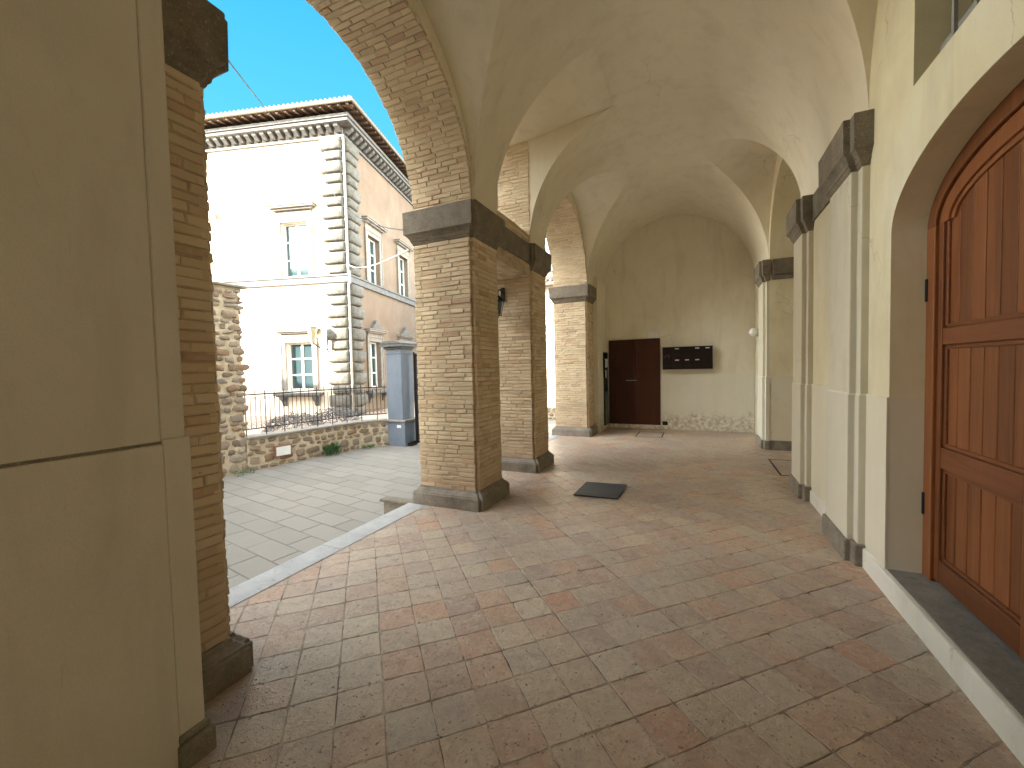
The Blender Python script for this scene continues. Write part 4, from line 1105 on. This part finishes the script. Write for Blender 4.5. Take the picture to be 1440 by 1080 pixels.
# unseen house behind the viewer, placed and shaped to keep the sun off the court
t = thing('shading_house', 'unseen plastered house behind the viewer, placed to shade the courtyard', 'house', (-14, -5, ZC))
f = MB(); f.box((-34, -13, -.6), (-19, -6, 9.6)); f.box((-19, -13.5, -.6), (-5, -6, 13.5)); build('wall', f, M['peach'], t, world=True)
f = MB(); f.prism([(-13.4,9.6),(-13.4,9.7),(-9.5,10.9),(-5.6,9.7),(-5.6,9.6)], 'x', -34.4, -19.01); f.prism([(-13.9,13.5),(-13.9,13.6),(-9.7,14.9),(-5.6,13.6),(-5.6,13.5)], 'x', -19.3, -4.7); build('roof', f, M['rtile'], t, world=True)
for x in (-17, -13, -9, -6.5):
    f = MB(); f.box((x-.55, -6.01, 1.2), (x+.55, -5.97, 3.2)); w_ = build('window', f, M['facstone'], t, world=True); f = MB(); f.box((x-.45, -5.975, 1.3), (x+.45, -5.96, 3.1)); build('pane', f, M['glass'], w_, base=t.location)

# ------------------------------------------------------------------ camera
f_px, pitch, roll, yaw = 582.0, .038683, -.0225846, .42245
cyw, syw = cos(yaw), sin(yaw)
fwd = Vector((-syw*cos(pitch), cyw*cos(pitch), -sin(pitch))); rt = Vector((cyw, syw, 0)); up = rt.cross(fwd)
r2 = rt*cos(roll) + up*sin(roll); u2 = -rt*sin(roll) + up*cos(roll)
cam = bpy.data.cameras.new('camera'); co = bpy.data.objects.new('camera', cam); link(co)
cam.sensor_width = 36; cam.sensor_fit = 'HORIZONTAL'; cam.lens = 36*f_px/1440; cam.clip_start = .05; cam.clip_end = 2000
mw = Matrix(((r2.x, u2.x, -fwd.x, 0), (r2.y, u2.y, -fwd.y, 0), (r2.z, u2.z, -fwd.z, 1.55), (0,0,0,1)))
co.matrix_world = mw
scene.camera = co

# ------------------------------------------------------------------ light
SKY_V = 2.5
SUN_EL, sx_, sy_ = radians(23), -.49, -.87
sd = Vector((sx_*cos(SUN_EL), sy_*cos(SUN_EL), sin(SUN_EL))).normalized()
sun = bpy.data.lights.new('sun', 'SUN'); sun.energy = 36.0; sun.angle = radians(.5); sun.color = (1, .93, .82)
so = bpy.data.objects.new('sun', sun); link(so); so.rotation_euler = sd.to_track_quat('Z', 'Y').to_euler(); so.location = (0,0,20)
w = bpy.data.worlds.new('World'); scene.world = w; w.use_nodes = True
nt = w.node_tree; bg = nt.nodes['Background']
sky = nt.nodes.new('ShaderNodeTexSky'); sky.sky_type = 'NISHITA'; sky.sun_disc = False; sky.sun_elevation = SUN_EL; sky.sun_rotation = atan2(sx_, sy_)
sky.air_density = 1.0; sky.dust_density = .6; sky.ozone_density = 1.0
# bright hazy sky around the sun and overhead, clear cyan-blue on the side facing away from it
hs = nt.nodes.new('ShaderNodeHueSaturation'); hs.inputs['Saturation'].default_value = .42; hs.inputs['Value'].default_value = SKY_V
nt.links.new(sky.outputs['Color'], hs.inputs['Color'])
haze = mix(nt, 1.0, hs.outputs['Color'], (1.0, .95, .84), 'MULTIPLY')
tc = nt.nodes.new('ShaderNodeNewGeometry'); dt = nt.nodes.new('ShaderNodeVectorMath'); dt.operation = 'DOT_PRODUCT'
nrm = nt.nodes.new('ShaderNodeTexCoord'); nt.links.new(nrm.outputs['Generated'], dt.inputs[0]); nt.nodes.remove(tc)
dd_ = Vector((-.70, .52, .50)).normalized(); dt.inputs[1].default_value = dd_
f_ = nt.nodes.new('ShaderNodeMapRange'); f_.interpolation_type = 'SMOOTHSTEP'; f_.inputs['From Min'].default_value = .72; f_.inputs['From Max'].default_value = .91
nt.links.new(dt.outputs['Value'], f_.inputs['Value'])
sz = nt.nodes.new('ShaderNodeSeparateXYZ'); nt.links.new(nrm.outputs['Generated'], sz.inputs[0])
blue = ramp(nt, sz.outputs['Z'], [(.22, (.34,.92,1.1)), (.42, (.15,.78,1.1)), (.70, (.055,.56,1.1))])
fin = mix(nt, f_.outputs['Result'], haze, blue)
nt.links.new(fin, bg.inputs['Color']); bg.inputs['Strength'].default_value = 1.0
scene.view_settings.view_transform = 'Standard'; scene.view_settings.look = 'None'; scene.view_settings.exposure = 0
try:
    cy_ = scene.cycles; cy_.max_bounces = 12; cy_.diffuse_bounces = 9; cy_.glossy_bounces = 4; cy_.sample_clamp_indirect = 6; cy_.use_denoising = True
except Exception: pass
